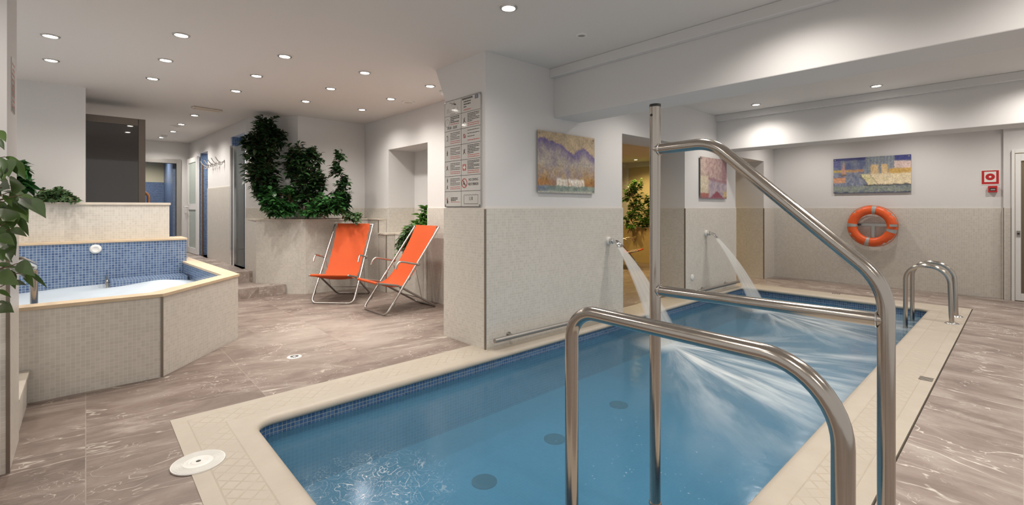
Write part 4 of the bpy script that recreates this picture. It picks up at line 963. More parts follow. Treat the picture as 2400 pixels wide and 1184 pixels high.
# ------------------------------------------------------------------ loungers
def lounger(label, group):
    r = thing('deck_chair', label, 'deck chair', group=group); W = 0.29; ts = 0.0135
    Sy, Sz, Ty, Tz, Ry = -0.09, 0.40, 0.76, 1.045, 0.74
    m_ = MB(); f0 = [(-W, Ty, Tz), (-W, 0.0, ts), (W, 0.0, ts), (W, Ty, Tz)]
    m_.tube(bend(f0, 0.07, 6), ts, M['alu'], 12); m_.tube([(-W, Ty, Tz), (W, Ty, Tz)], ts, M['alu'], 12); m_.build('back_frame', r, loc=L0, smooth=True)
    w2 = W - 0.035
    m_ = MB(); m_.tube(bend([(-w2, Sy, Sz), (-w2, 0.18, Sz - 0.055), (-w2, Ry, ts), (w2, Ry, ts), (w2, 0.18, Sz - 0.055), (w2, Sy, Sz)], [0.1, 0.06, 0.06, 0.1], 6), ts, M['dull_alu'], 12)
    m_.tube([(-w2 - 0.02, Sy, Sz), (w2 + 0.02, Sy, Sz)], ts, M['dull_alu'], 12); m_.build('seat_frame', r, loc=L0, smooth=True)
    m_ = MB(); m_.tube([(-w2, 0.52, 0.145), (w2, 0.52, 0.145)], 0.005, M['dull_alu'], 8)
    for s in (-1, 1): m_.tube([(s * w2, 0.52, 0.145), (s * (w2 + 0.02), 0.42, 0.53)], 0.0035, M['dull_alu'], 6)
    m_.build('stay_wire', r, loc=L0, smooth=True)
    # sling: wraps the front bar and the top bar and sags between them
    hw = W - 0.04; prof = []
    for k in range(7): a = math.pi * (1.5 - k / 6.0); prof.append((Sy + math.cos(a) * 0.017, Sz + math.sin(a) * 0.017))
    body_ = smooth_path([(0, Sy, Sz + 0.017), (0, 0.10, 0.345), (0, 0.235, 0.335), (0, 0.37, 0.43), (0, 0.50, 0.625), (0, 0.63, 0.835), (0, Ty - 0.012, Tz + 0.008)], 6)
    prof += [(p_.y, p_.z) for p_ in body_[1:]]
    for k in range(1, 7): a = math.pi * (0.85 - k / 6.0); prof.append((Ty + math.cos(a) * 0.017, Tz + math.sin(a) * 0.017))
    m_ = MB(); nx_ = 10; V = []; Fc = []; th_ = 0.003
    for lay in (0, 1):
        for i, (y_, z_) in enumerate(prof):
            a_ = prof[max(0, i - 1)]; b_ = prof[min(len(prof) - 1, i + 1)]; nn = Vector((0, -(b_[1] - a_[1]), b_[0] - a_[0])).normalized()
            wt_ = max(0.0, min(1.0, (i - 6) / 8.0, (len(prof) - 9 - i) / 8.0))
            for j in range(nx_ + 1):
                u = -1 + 2 * j / nx_; sag = 0.022 * wt_ * (1 - u * u); wv = hw * (1 - 0.05 * wt_)
                V.append((u * wv, y_ - nn.y * (sag + lay * th_), z_ - nn.z * (sag + lay * th_)))
    nr = len(prof); row = nx_ + 1
    for lay in (0, 1):
        for i in range(nr - 1):
            for j in range(nx_):
                a_ = lay * nr * row + i * row + j; q_ = (a_, a_ + 1, a_ + row + 1, a_ + row); Fc.append(q_ if lay == 0 else q_[::-1])
    for i in range(nr - 1):
        for j in (0, nx_): a_ = i * row + j; b_ = nr * row + a_; Fc.append((a_, b_, b_ + row, a_ + row))
    m_.add(V, Fc, M['orange']); tag(m_.build('sling', r, loc=L0, smooth=True, angle=60), 'orange fabric sling')
    for s in (-1, 1):
        m_ = MB(); y_ = 0.76 * 0.575; z_ = 0.61; x_ = s * (W + 0.024)
        m_.tube(smooth_path([(x_, y_, z_ - 0.02), (x_, y_ - 0.10, z_ + 0.0), (x_, y_ - 0.24, z_ + 0.03), (x_, y_ - 0.29, z_ + 0.01), (x_, y_ - 0.325, z_ - 0.055)], 5), 0.0125, M['alu'], 10)
        m_.tube([(x_ - s * 0.03, y_, z_ - 0.02), (x_ + s * 0.008, y_, z_ - 0.02)], 0.02, M['dull_alu'], 10); m_.build('armrest', r, loc=L0, smooth=True)
    for s in (-1, 1):
        m_ = MB(); m_.tube([(s * W, 0.085, 0.115), (s * W, 0.11, 0.149)], 0.018, M['dull_alu'], 10); m_.build('clamp', r, loc=L0, smooth=True)
        m_ = MB(); m_.tube([(s * W, 0.30, 0.41), (s * W, 0.325, 0.444)], 0.018, M['dull_alu'], 10); m_.build('clamp', r, loc=L0, smooth=True)
    return r
GRP = 'orange deck chairs'
c1 = lounger('orange sling deck chair in front of the tall planter, left of the pair', GRP)
c1.location = (-6.29, 2.455, 0); c1.rotation_euler = (0, 0, math.atan2(0.70, 0.74) + 0.02)
c2 = dup(c1); c2['label'] = 'orange sling deck chair nearest the pillar with the rules sign'; c2.location = (-5.42, 2.64, 0); c2.rotation_euler = (0, 0, 0.02)
c3 = dup(c1); c3['label'] = 'orange deck chair in the side room seen through the opening'
q = on_z(1497, 640, 0); c3.location = (-5.60, 8.72, 0); c3.rotation_euler = (0, 0, math.radians(112))

# ------------------------------------------------------------------ paintings, sign, safety gear
def fbm(x, y, s, o=4): return 0.5 + 0.5 * mnoise.fractal(Vector((x * s, y * s, 1.7 + s)), 0.9, 2.1, o)
def mixc(a, b, f): f = max(0.0, min(1.0, f)); return tuple(a[i] + (b[i] - a[i]) * f for i in range(3))
def lin(c): return tuple(((v / 255.0) / 12.92 if v <= 10 else (((v / 255.0) + 0.055) / 1.055) ** 2.4) for v in c)
def art_mountain(u, v):          # u right, v up
    n = fbm(u, v, 5); n2 = fbm(u + 5, v * 0.6, 11); n3 = fbm(u * 1.4, v * .5 + 3, 24)
    ridge = 0.90 - 0.30 * abs(u - 0.10) ** 0.9 + 0.05 * (n - .5); ridge2 = 0.80 - 1.1 * abs(u - 0.78) ** 1.25; top = max(ridge - (0.22 if u > .45 else 0) * (u - .45) * 2, ridge2)
    if v > top: return mixc(lin((205, 180, 140)), lin((165, 148, 120)), n2 * 1.5 - .3)
    c = mixc(lin((150, 138, 150)), lin((190, 180, 160)), n2 * 1.6 - .3)
    d = top - v
    c = mixc(lin((105, 92, 150)), c, d * 5 + (n3 - .5) * .9)
    if v < 0.48: c = mixc(c, mixc(lin((135, 98, 45)), lin((196, 150, 70)), n3 * 1.5 - .2), (0.48 - v) * 3.2 * (0.5 + abs(u - .45) * 1.5) + (n2 - .5))
    if v < 0.22 and (u < .3 or u > .75): c = mixc(c, lin((165, 85, 35)), 0.6 * n3)
    if 0.12 < v < 0.24 and 0.30 < u < 0.80 and not (0.49 < u < .515): c = mixc(lin((240, 234, 222)), c, 0.15 + (n3 - .5) + (0.4 if (int(u * 40) % 2 == 0 and .14 < v < .2) else 0))
    if v < 0.125 + 0.02 * (n - .5): c = mixc(lin((110, 132, 128)), lin((150, 165, 150)), n2 * 2 - .6); c = mixc(c, lin((105, 120, 150)), (0.25 - u) * 4)
    if v < 0.035: c = lin((178, 180, 168))
    return c
def art_red(u, v):
    n = fbm(u + 9, v, 4); n2 = fbm(u, v + 2, 10); n3 = fbm(u * 2.2, v * .7, 20)
    c = mixc(lin((168, 140, 138)), lin((196, 175, 160)), n2 * 1.6 - .3)
    if v > 0.52 and u > .2: c = mixc(lin((150, 118, 122)), lin((190, 165, 155)), n3 * 1.7 - .35)
    if u > .8 and v > .35: c = mixc(c, lin((140, 92, 108)), .65)
    if v < 0.55 - 0.12 * (u - .2) and u > .3: c = mixc(lin((140, 128, 150)), lin((176, 160, 165)), n2 * 1.7 - .35)
    if abs(v - (0.52 - 0.10 * u)) < 0.035: c = mixc(c, lin((150, 84, 84)), .8 * n3 + .2)
    if u < 0.28 and v < .55: c = mixc(lin((205, 195, 178)), lin((190, 175, 140)), n2)
    if v < 0.20 - 0.7 * abs(u - 0.60) and u > .35: c = mixc(lin((160, 52, 62)), lin((110, 60, 90)), n3)
    elif v < 0.14 and u < .3: c = mixc(lin((185, 95, 75)), lin((140, 90, 90)), n3)
    if u > .86 and v < .2: c = lin((190, 165, 110))
    if v < .03: c = lin((140, 90, 110))
    return c
def art_harbour(u, v):
    n = fbm(u * 2.4, v, 5); n2 = fbm(u * 2.4 + 7, v, 13); n3 = fbm(u * 5, v * 2, 22)
    c = mixc(lin((92, 106, 140)), lin((140, 148, 165)), n2 * 1.7 - .3)
    if v > .62: c = mixc(lin((82, 95, 140)), lin((120, 130, 150)), n * 1.7 - .3)
    if v > .93: c = lin((62, 66, 125))
    if u < .1 and .75 < v < .92: c = mixc(lin((70, 62, 150)), c, n3)
    if .60 < v < .67 and u < .42: c = mixc(lin((190, 165, 80)), lin((180, 130, 100)), u * 2.5)
    if abs(u - (.145)) < .028 * (1 - (v - .53) / .4) and .52 < v < .92: c = lin((196, 145, 125))
    if .50 < v < .535 and .10 < u < .18: c = lin((110, 95, 60))
    if .30 < v < .45 and u < .165: c = mixc(lin((205, 135, 90)), lin((214, 165, 130)), n3)
    if .45 < v < .465 and u < .18: c = lin((110, 90, 120))
    if v > .5 and u > .44: c = mixc(lin((78, 96, 130)), lin((150, 160, 165)), (n3 if int(u * 70) % 3 else .9))
    if .53 < v < .78 and (.50 < u < .60 or .64 < u < .72): c = mixc(lin((215, 195, 160)), lin((205, 165, 85)), n3 * 1.4 - .2)
    if .53 < v < .66 and u > .73: c = mixc(lin((200, 175, 90)), lin((205, 150, 60)), n3)
    if .66 < v < .86 - .02 * n and u > .80: c = mixc(lin((222, 200, 190)), lin((190, 165, 165)), n3 * .8)
    if .22 < v < .53:
        e = .36 + .10 * (.53 - v) / .28
        if u > e: c = mixc(lin((205, 200, 140)), lin((226, 212, 175)), n2 * 1.5 - .2)
        if u > e + .13: c = mixc(lin((228, 212, 180)), lin((214, 200, 140)), n3 * 1.3 - .4)
        if abs(u - e) < .006 or abs(u - e - .13) < .004: c = lin((70, 75, 80))
    if .205 < v < .235 and u > .42: c = lin((60, 66, 80))
    if v < .205: c = mixc(lin((108, 128, 128)), lin((160, 165, 150)), n3 * 1.8 - .4); c = mixc(c, lin((80, 95, 135)), (n2 - .5) * 2)
    if v < .03: c = lin((75, 82, 110))
    if v > .70 and u > .80 and v > .86: c = lin((62, 70, 140))
    return c
def painting(label, p00, p10, height, fn, nx_, ny_, nrm):
    """p00 lower left, p10 lower right (world, on wall); panel stands off the wall along nrm"""
    p00, p10, nrm = Vector(p00), Vector(p10), Vector(nrm).normalized(); r = thing('painting', label, 'painting', tuple(p00.lerp(p10, .5)))
    o = p00 + nrm * 0.028; e = p10 - p00; m_ = MB(); V = []; Fc = []; cols = []
    for j in range(ny_ + 1):
        for i in range(nx_ + 1): V.append(o + e * (i / nx_) + Vector((0, 0, height * j / ny_))); 
        pass
    def warp(i, j):
        u, v = i / nx_, j / ny_; asp = e.length / height
        a = mnoise.noise(Vector((u * 9 * asp, v * 9, 3.3))); b = mnoise.noise(Vector((u * 9 * asp + 40, v * 9, 8.1))); c = mnoise.noise(Vector((u * 34 * asp, v * 34, 1.3)))
        smp = [fn(min(1, max(0, u + (.022 * a + .010 * c + p_) / asp)), min(1, max(0, v + .020 * b + .010 * c + q_))) for p_, q_ in ((0, 0), (.016, .004), (-.014, .008), (.004, -.015), (-.006, .016))]
        col = tuple(sum(q[k] for q in smp) / 5 for k in range(3))
        g = (col[0] + col[1] + col[2]) / 3; k = 1.14 + .35 * c + .15 * a
        return tuple(max(0.0, (g + (q - g) * .85) * k) for q in col)
    cols = [warp(i, j) for j in range(ny_ + 1) for i in range(nx_ + 1)]
    for _ in ():
        pass
    for j in range(ny_):
        for i in range(nx_): a = j * (nx_ + 1) + i; Fc.append((a, a + 1, a + nx_ + 2, a + nx_ + 1))
    m_.add(V, Fc, M['art']); o_ = m_.build('picture_panel', r)
    at_ = o_.data.color_attributes.new('art', 'FLOAT_COLOR', 'POINT')
    for k, c in enumerate(cols): at_.data[k].color = (c[0], c[1], c[2], 1)
    b_ = MB(); q0 = p00 + nrm * 0.020; q1 = p10 + nrm * 0.020; n8 = nrm * 0.0075; H = Vector((0, 0, height))
    b_.add([q0, q1, q1 + H, q0 + H, q0 + n8, q1 + n8, q1 + H + n8, q0 + H + n8], [(0, 3, 2, 1), (0, 1, 5, 4), (1, 2, 6, 5), (2, 3, 7, 6), (3, 0, 4, 7), (4, 5, 6, 7)], M['grille']); b_.build('backing', r)
    for (fx, fz) in ((.025, .04), (.975, .04), (.025, .96), (.975, .96)):
        b_ = MB(); c = p00 + e * fx + H * fz; b_.lathe([(0.006, 0.0), (0.006, 0.028), (0.010, 0.029), (0.009, 0.034), (0, 0.035)], c, M['dull_alu'], 12, nrm); b_.build('bolt', o_, smooth=True)
    return r
def wall_p(px, z): q = on_wall(px, 487); return (q.x, q.y, z)
painting('landscape painting of purple mountains above a white village by water', wall_p(1256, 1.455), wall_p(1389, 1.455), 0.625, art_mountain, 130, 90, (1, -0.017, 0))
painting('small upright painting in mauve and red tones on the second pillar', wall_p(1637.5, 1.44), wall_p(1699, 1.44), 0.62, art_red, 90, 80, (1, -0.017, 0))
q0, q1 = on_y(1954.5, 453.5, BY), on_y(2136, 450, BY); painting('wide blue harbour painting with a sailboat above the life ring', (q0.x, BY, 1.545), (q1.x, BY, 1.545), 0.60, art_harbour, 170, 80, (0, -1, 0))

# rules sign on the pillar
SX0, SX1, SZ0, SZ1, SY = -3.955, -3.372, 1.31, 2.365, 2.70
sg = thing('rules_sign', 'tall white pool rules sign with two columns of pictograms on the pillar', 'sign', ((SX0 + SX1) / 2, SY, SZ0))
m_ = MB(); m_.box(SX0, SX1, SY - 0.014, SY - 0.008, SZ0, SZ1, M['signwhite']); sg_p = m_.build('panel', sg)
SF = SY - 0.0142; midx = SX0 + (SX1 - SX0) * 0.485; rh = (SZ1 - SZ0) / 7.0
def bar(mb, xa, xb, za, zb, m): mb.box(xa, xb, SF - 0.0006, SF + 0.0002, za, zb, m)
m_ = MB()
for k in range(8): z = SZ0 + rh * k; bar(m_, SX0, SX1, z - .0018 if k else z, z + .0018 if k < 7 else z, M['ink']) if 0 < k < 7 else bar(m_, SX0, SX1, (SZ0 if k == 0 else SZ1 - .004), (SZ0 + .004 if k == 0 else SZ1), M['ink'])
for x in (SX0 + .002, midx, SX1 - .002): bar(m_, x - .0018, x + .0018, SZ0, SZ1, M['ink'])
tag(m_.build('grid_lines', sg), 'black grid lines')
def put_text(s, x, z, size, m, name, sxk=1.0):
    v, f = text_mesh(s, size); mb = MB(); mb.add([(x + p_[0] * sxk, SF - 0.0004 - p_[2], z + p_[1]) for p_ in v], f, m); return tag(mb.build(name, sg), 'lettering reading ' + s)
put_text('NO DIVING', midx + 0.118, SZ0 + rh * 1.62, 0.036, M['ink'], 'lettering', .78)
put_text('NICHT SPRINGEN', midx + 0.112, SZ0 + rh * 1.34, 0.036, M['ink'], 'lettering', .54)
put_text('1,10', midx + 0.12, SZ0 + rh * 0.42, 0.045, M['ink'], 'lettering', .8)
put_text('09,00 - 20,00', SX0 + 0.05, SZ0 + rh * 5.12, 0.038, M['ink'], 'lettering', .8)
def lines(x0, x1, z0, z1, n, m, name, hgt=0.36):
    if m is M['redink']: hgt = min(hgt, 0.34)
    mb = MB(); rr = random.Random(int((x0 + z0) * 1e4))
    for k in range(n):
        zz = z1 - (z1 - z0) * (k + 0.5) / n; h = (z1 - z0) / n * hgt / 2; x = x0; xe = x1 if (k % 3 != 2) else x0 + (x1 - x0) * rr.uniform(.35, .75)
        while x < xe - .004:
            w_ = min(rr.uniform(.010, .034), xe - x); bar(mb, x, x + w_, zz - h, zz + h, m); x += w_ + 0.0045
    return mb.build(name, sg)
def picto(x, z, s, kind):
    mb = MB()
    def disc_(cx_, cz, r, m, n=16): mb.add([(cx_ + r * math.cos(2 * math.pi * k / n), SF - 0.0008, cz + r * math.sin(2 * math.pi * k / n)) for k in range(n)], [tuple(range(n))], m)
    def stroke(a, b, w_, m):
        a, b = Vector((x + a[0] * s, z + a[1] * s)), Vector((x + b[0] * s, z + b[1] * s)); d = (b - a).normalized(); n_ = Vector((-d.y, d.x)) * w_ * s
        mb.add([(a.x + n_.x, SF - .001, a.y + n_.y), (b.x + n_.x, SF - .001, b.y + n_.y), (b.x - n_.x, SF - .001, b.y - n_.y), (a.x - n_.x, SF - .001, a.y - n_.y)], [(0, 1, 2, 3)], m)
    def loop(r, w_, m, ez=1.0, n=28):
        pts = [(r * math.cos(2 * math.pi * k / n), r * ez * math.sin(2 * math.pi * k / n)) for k in range(n + 1)]
        for a, b in zip(pts[:-1], pts[1:]): stroke(a, b, w_, m)
    I, R = M['ink'], M['redink']
    if kind == 'clock': loop(1.0, .07, M['greyink']); stroke((0, 0), (0, .6), .05, M['greyink']); stroke((0, 0), (.35, .1), .05, M['greyink'])
    elif kind == 'cross':
        bar(mb, x - s * .9, x + s * .9, z - s, z + s, R); mb.box(x - s * .22, x + s * .22, SF - .0012, SF, z - s * .65, z + s * .65, M['white']); mb.box(x - s * .6, x + s * .6, SF - .0013, SF, z - s * .24, z + s * .24, M['white'])
    elif kind == 'nodive': loop(1.0, .12, R); stroke((-.7, .7), (.7, -.7), .09, R); disc_(x - .2 * s, z + .35 * s, .16 * s, I); stroke((-.2, .2), (.3, -.5), .12, I); stroke((-.2, .15), (-.45, -.4), .08, I)
    elif kind == 'shower': stroke((.35, -.9), (.35, .8), .09, I); stroke((.35, .8), (-.3, .8), .09, I); stroke((-.3, .8), (-.3, .5), .12, I); stroke((-.5, -.9), (.6, -.9), .06, I)
    elif kind == 'walk': disc_(x, z + .75 * s, .2 * s, I); stroke((0, .5), (0, -.15), .17, I); stroke((0, -.1), (.35, -.9), .11, I); stroke((0, -.1), (-.35, -.9), .11, I); stroke((0, .4), (-.45, 0), .08, I); stroke((0, .4), (.45, 0), .08, I)
    elif kind == 'run': disc_(x + .2 * s, z + .7 * s, .2 * s, I); stroke((.15, .5), (-.15, -.1), .17, I); stroke((-.15, -.1), (.35, -.45), .11, I); stroke((-.15, -.1), (-.6, -.8), .11, I); stroke((-.75, .8), (.75, -.8), .07, R)
    elif kind == 'noman': disc_(x, z + .7 * s, .22 * s, R); stroke((0, .5), (0, -.2), .24, R); stroke((0, -.1), (.25, -.95), .13, I); stroke((0, -.1), (-.25, -.95), .13, I); stroke((-.8, .6), (.8, -.6), .06, R)
    elif kind == 'curl': loop(.55, .12, R); disc_(x + .3 * s, z - .35 * s, .3 * s, I); stroke((-.6, .7), (.7, -.6), .07, R)
    return tag(mb.build('pictogram', sg), None)
row = lambda k: SZ0 + rh * (7 - k)      # bottom of row k (1 = top)
for k, kind in ((2, 'clock'), (3, 'shower'), (4, 'walk'), (5, 'run')): picto(SX0 + .048, row(k) + rh * .55, .028 if kind != 'clock' else .038, kind)
picto(SX0 + .05, row(6) + rh * .74, .022, 'walk'); picto(SX0 + .05, row(6) + rh * .28, .022, 'run'); picto(SX0 + .05, row(7) + rh * .42, .032, 'noman')
for k, kind in ((2, 'run'), (3, 'curl'), (4, 'run'), (5, 'cross'), (6, 'nodive')): picto(midx + .05, row(k) + rh * .5, .03 if kind != 'nodive' else .042, kind)
lines(midx + .015, SX1 - .115, row(1) + rh * .78, row(1) + rh * .95, 1, M['ink'], 'small_print', .7)
lines(midx + .04, SX1 - .15, row(1) + rh * .27, row(1) + rh * .76, 3, M['ink'], 'small_print', .45); lines(midx + .04, SX1 - .15, row(1) + rh * .08, row(1) + rh * .25, 1, M['redink'], 'small_print', .55)
lines(SX0 + .10, SX0 + .25, row(2) + rh * .5, row(2) + rh * .95, 4, M['ink'], 'small_print', .6); lines(SX0 + .10, SX0 + .24, row(2) + rh * .36, row(2) + rh * .48, 1, M['redink'], 'small_print', .7)
for k in (3, 4, 5, 6):
    lines(SX0 + .10, midx - .02, row(k) + rh * .38, row(k) + rh * .88, 5, M['ink'], 'small_print'); lines(SX0 + .10, midx - .02, row(k) + rh * .12, row(k) + rh * .34, 2, M['redink'], 'small_print')
lines(SX0 + .11, midx - .06, row(7) + rh * .36, row(7) + rh * .62, 3, M['ink'], 'small_print', .6); lines(SX0 + .11, midx - .02, row(7) + rh * .26, row(7) + rh * .35, 1, M['redink'], 'small_print')
for k in (2, 3, 4, 5):
    lines(midx + .10, SX1 - .02, row(k) + rh * .34, row(k) + rh * .92, (6, 3, 6, 7)[k - 2], M['ink'], 'small_print', (.5, .2, .5, .5)[k - 2]); lines(midx + .10, SX1 - .02, row(k) + rh * .08, row(k) + rh * .32, 2 if k != 3 else 1, M['redink'], 'small_print', .5 if k != 3 else .2)
m_ = MB(); bx0, bx1, bz0, bz1 = midx + .045, SX1 - .04, row(7) + rh * .18, row(7) + rh * .74
bar(m_, bx0, bx1, bz0 - .002, bz0 + .002, M['ink']); bar(m_, bx0 - .0015, bx0 + .0015, bz0, bz1, M['ink']); bar(m_, bx1 - .0015, bx1 + .0015, bz0, bz1, M['ink'])
for k in range(24):
    xa, xb = bx0 + (bx1 - bx0) * k / 24, bx0 + (bx1 - bx0) * (k + 1) / 24; za = bz1 + .003 * math.sin(k * 1.3); zb = bz1 + .003 * math.sin((k + 1) * 1.3)
    m_.add([(xa, SF - .0006, za - .0016), (xb, SF - .0006, zb - .0016), (xb, SF - .0006, zb + .0016), (xa, SF - .0006, za + .0016)], [(0, 1, 2, 3)], M['ink'])
m_.build('depth_symbol', sg)
def scribble(mb, pts, w_, m):
    sp = smooth_path([Vector((a, 0, b)) for a, b in pts], 5)
    for a, b in zip(sp[:-1], sp[1:]):
        d = (b - a).normalized(); n_ = Vector((-d.z, 0, d.x)) * w_; y_ = SF - .0007
        mb.add([(a.x + n_.x, y_, a.z + n_.z), (b.x + n_.x, y_, b.z + n_.z), (b.x - n_.x, y_, b.z - n_.z), (a.x - n_.x, y_, a.z - n_.z)], [(0, 1, 2, 3)], m)
m_ = MB(); lx, lz = SX0 + .14, row(1) + rh * .74
scribble(m_, [(lx - .055, lz + .018), (lx - .02, lz + .012), (lx + .005, lz), (lx + .03, lz + .004), (lx + .055, lz - .016)], .0042, M['greyink']); scribble(m_, [(lx - .02, lz - .012), (lx, lz + .002), (lx + .03, lz + .02)], .0026, M['greyink']); scribble(m_, [(lx + .02, lz - .004), (lx + .055, lz - .012)], .0055, M['ink'])
m_.build('emblem', sg)
m_ = MB(); lz = row(1) + rh * .30; px_ = SX0 + .035
scribble(m_, [(px_, lz - .02), (px_ + .012, lz + .03), (px_ + .02, lz - .015), (px_ + .034, lz + .03), (px_ + .042, lz - .012), (px_ + .055, lz), (px_ + .065, lz - .012), (px_ + .08, lz + .004), (px_ + .09, lz - .012)], .0016, M['greyink'])
scribble(m_, [(px_ + .10, lz - .012), (px_ + .112, lz + .03), (px_ + .122, lz - .01), (px_ + .135, lz + .03), (px_ + .143, lz - .01), (px_ + .155, lz + .004), (px_ + .165, lz - .01), (px_ + .178, lz + .004), (px_ + .19, lz + .028), (px_ + .192, lz - .01), (px_ + .212, lz + .004)], .0016, M['greyink'])
m_.build('script_lettering', sg)
m_ = MB()
for k in range(4):
    cx_, cz_ = SX0 + .105 + k * .022, row(1) + rh * .10; pts = []
    for j in range(10): a = math.pi / 2 + j * math.pi / 5; r = .0075 if j % 2 == 0 else .0032; pts.append((cx_ + r * math.cos(a), SF - .0007, cz_ + r * math.sin(a)))
    m_.add(pts, [tuple(range(10))], M['ink'])
m_.build('stars', sg)
m_ = MB(); bar(m_, SX1 - .085, SX1 - .035, row(1) + rh * .70, row(1) + rh * .95, M['blueink']); m_.box(SX1 - .072, SX1 - .048, SF - .0012, SF, row(1) + rh * .74, row(1) + rh * .9, M['greyink']); m_.build('crest', sg)
for (x, z) in ((SX0 + .014, SZ0 + .014), (SX1 - .014, SZ0 + .014), (SX0 + .014, SZ1 - .014), (SX1 - .014, SZ1 - .014)):
    m_ = MB(); m_.lathe([(.004, -0.008), (.004, 0.0145), (.010, .0145), (.009, .019), (0, .02)], (x, SY, z), M['dull_alu'] if z < 2 else M['alu'], 12, (0, -1, 0)); m_.build('bolt', sg_p, smooth=True)
# little notice on the left pillar
nt = MB(); nt.box(-3.66, -3.52, -0.276 + 0.0, -0.272, 1.80, 2.08, M['signwhite'])
for k in range(9): nt.box(-3.645, -3.645 + (0.11, .09, .1)[k % 3], -0.2722, -0.2715, 1.83 + k * .027, 1.838 + k * .027, M['redink'])
nt2 = nt; nt2.v = [(x, y - 0.009, z) for (x, y, z) in nt2.v]
tag(nt2.build('wall_notice'), 'small white notice high on the left pillar', 'notice')

# life ring
LC = on_y(2043, 530, BY); yc = BY - 0.125
lr = thing('life_ring', 'orange life ring with silver bands hanging on the tiled far wall', 'life ring', (LC.x, yc, LC.z)); RR, rr_ = 0.262, 0.068
cpx = on_y(2043, 530, yc); cx0, cz0 = cpx.x, cpx.z; lr.location = (cx0, yc, cz0)
def rp(a, rad, dy=0): return Vector((math.cos(a) * rad, dy, math.sin(a) * rad))
m_ = MB(); rings = []; NS = 72
notch = [math.radians(v) for v in (35, 48, 122, 135, 205, 222, 300, 313)]
for k in range(NS + 1):
    a = 2 * math.pi * k / NS; cut = max(math.exp(-((min(abs(a - q_), 2 * math.pi - abs(a - q_))) / .045) ** 2) for q_ in notch)
    rings.append([rp(a, RR + (rr_ * math.cos(q_) * (1 - (0.35 * cut if math.cos(q_) > 0.2 else 0))), rr_ * 0.80 * math.sin(q_)) for q_ in [2 * math.pi * j / 18 for j in range(18)]])
m_.loft(rings, M['ring'], True, False); m_.build('buoy', lr, loc=L0, smooth=True, angle=70)
for a0 in (83, 178, 258, 345):
    m_ = MB(); rings = []
    for k in range(5):
        a = math.radians(a0 - 5.5 + 11 * k / 4); rings.append([rp(a, RR + (rr_ + .003) * math.cos(q_), (rr_ * .8 + .003) * math.sin(q_)) for q_ in [2 * math.pi * j / 20 for j in range(20)]])
    m_.loft(rings, M['tape'], True, False); tag(m_.build('reflective_band', lr, loc=L0, smooth=True), 'silver reflective band')
m_ = MB(); seg = []
for k in range(97):
    a = 2 * math.pi * k / 96; s_ = abs(math.sin((a - math.radians(83)) * 2)); seg.append(rp(a, RR + rr_ + .003 + .009 * s_, 0.02 + 0.02 * s_))
m_.tube(seg[:-1], 0.005, M['rope'], 8, closed=True); tag(m_.build('grab_line', lr, loc=L0, smooth=True), 'thin orange grab line')
lb = thing('life_ring_bracket', 'grey metal T shaped holder behind the life ring', 'bracket', (cx0, BY, cz0))
m_ = MB(); m_.box(cx0 - .20, cx0 + .33, BY - 0.022, BY - 0.009, cz0 - .005, cz0 + .040, M['alu']); m_.build('crosspiece', lb)
m_ = MB(); m_.box(cx0 - .022, cx0 + .022, BY - 0.020, BY - 0.009, cz0 - .20, cz0 - .005, M['alu']); m_.build('upright', lb)
m_ = MB(); m_.box(cx0 + .285, cx0 + .333, yc - .075, BY - 0.02, cz0 + .0, cz0 + .036, M['alu']); m_.box(cx0 + .24, cx0 + .333, yc - .078, yc - .072, cz0 + .0, cz0 + .036, M['alu']); m_.build('hook', lb)
m_ = MB(); m_.lathe([(.017, 0), (.017, .10), (.012, .105)], (cx0 - .18, BY - .022, cz0 + .018), M['black'], 16, (0, -1, 0)); m_.build('peg', lb, smooth=True)
# fire signs
a_, b_ = on_y(2298.5, 434, BY), on_y(2343.5, 398, BY)
fs = thing('fire_hose_sign', 'square red and white fire equipment sign with a round hose reel symbol', 'sign', ((a_.x + b_.x) / 2, BY, a_.z)); fx0, fx1 = a_.x, b_.x; fz0, fz1 = a_.z, on_y(2320, 398, BY).z; fy = BY - 0.004
fw, fh = fx1 - fx0, fz1 - fz0; fcx, fcz = (fx0 + fx1) / 2, (fz0 + fz1) / 2 + fh * .03
m_ = MB(); m_.box(fx0, fx1, fy, BY - .0002, fz0, fz1, M['white']); m_.build('plate', fs)
m_ = MB(); m_.box(fx0 + fw * .05, fx1 - fw * .05, fy - .0006, fy, fz0 + fh * .05, fz1 - fh * .05, M['red']); m_.build('red_border', fs)
m_ = MB(); m_.box(fx0 + fw * .19, fx1 - fw * .19, fy - .0012, fy - .0005, fz0 + fh * .19, fz1 - fh * .13, M['white']); m_.build('white_field', fs)
m_ = MB(); m_.lathe([(fw * .25, 0), (fw * .25, .0012), (0, .0012)], (fcx, fy - .001, fcz), M['red'], 36, (0, -1, 0)); fs_h = m_.build('hose_symbol', fs)
m_ = MB(); m_.lathe([(fw * .07, 0), (fw * .07, .0022), (0, .0022)], (fcx, fy - .001, fcz), M['white'], 24, (0, -1, 0)); m_.build('hub', fs_h)
a_, b_ = on_y(2316, 451, BY - .02), on_y(2337.5, 436, BY - .02)
fa = thing('fire_alarm_button', 'red fire alarm call point under the fire sign', 'alarm', ((a_.x + b_.x) / 2, BY, a_.z)); z1_ = on_y(2327, 436, BY - .02).z
m_ = MB(); m_.box(a_.x, b_.x, BY - .045, BY, a_.z, z1_, M['red']); fa_h = m_.build('housing', fa, bevel=.004)
m_ = MB(); m_.box(a_.x + .018, b_.x - .012, BY - .047, BY - .044, a_.z + .022, z1_ - .03, M['black']); m_.build('window', fa_h)
m_ = MB(); m_.box(a_.x + .026, b_.x - .02, BY - .049, BY - .0465, a_.z + .03, a_.z + .046, M['tape']); m_.build('button', fa_h)
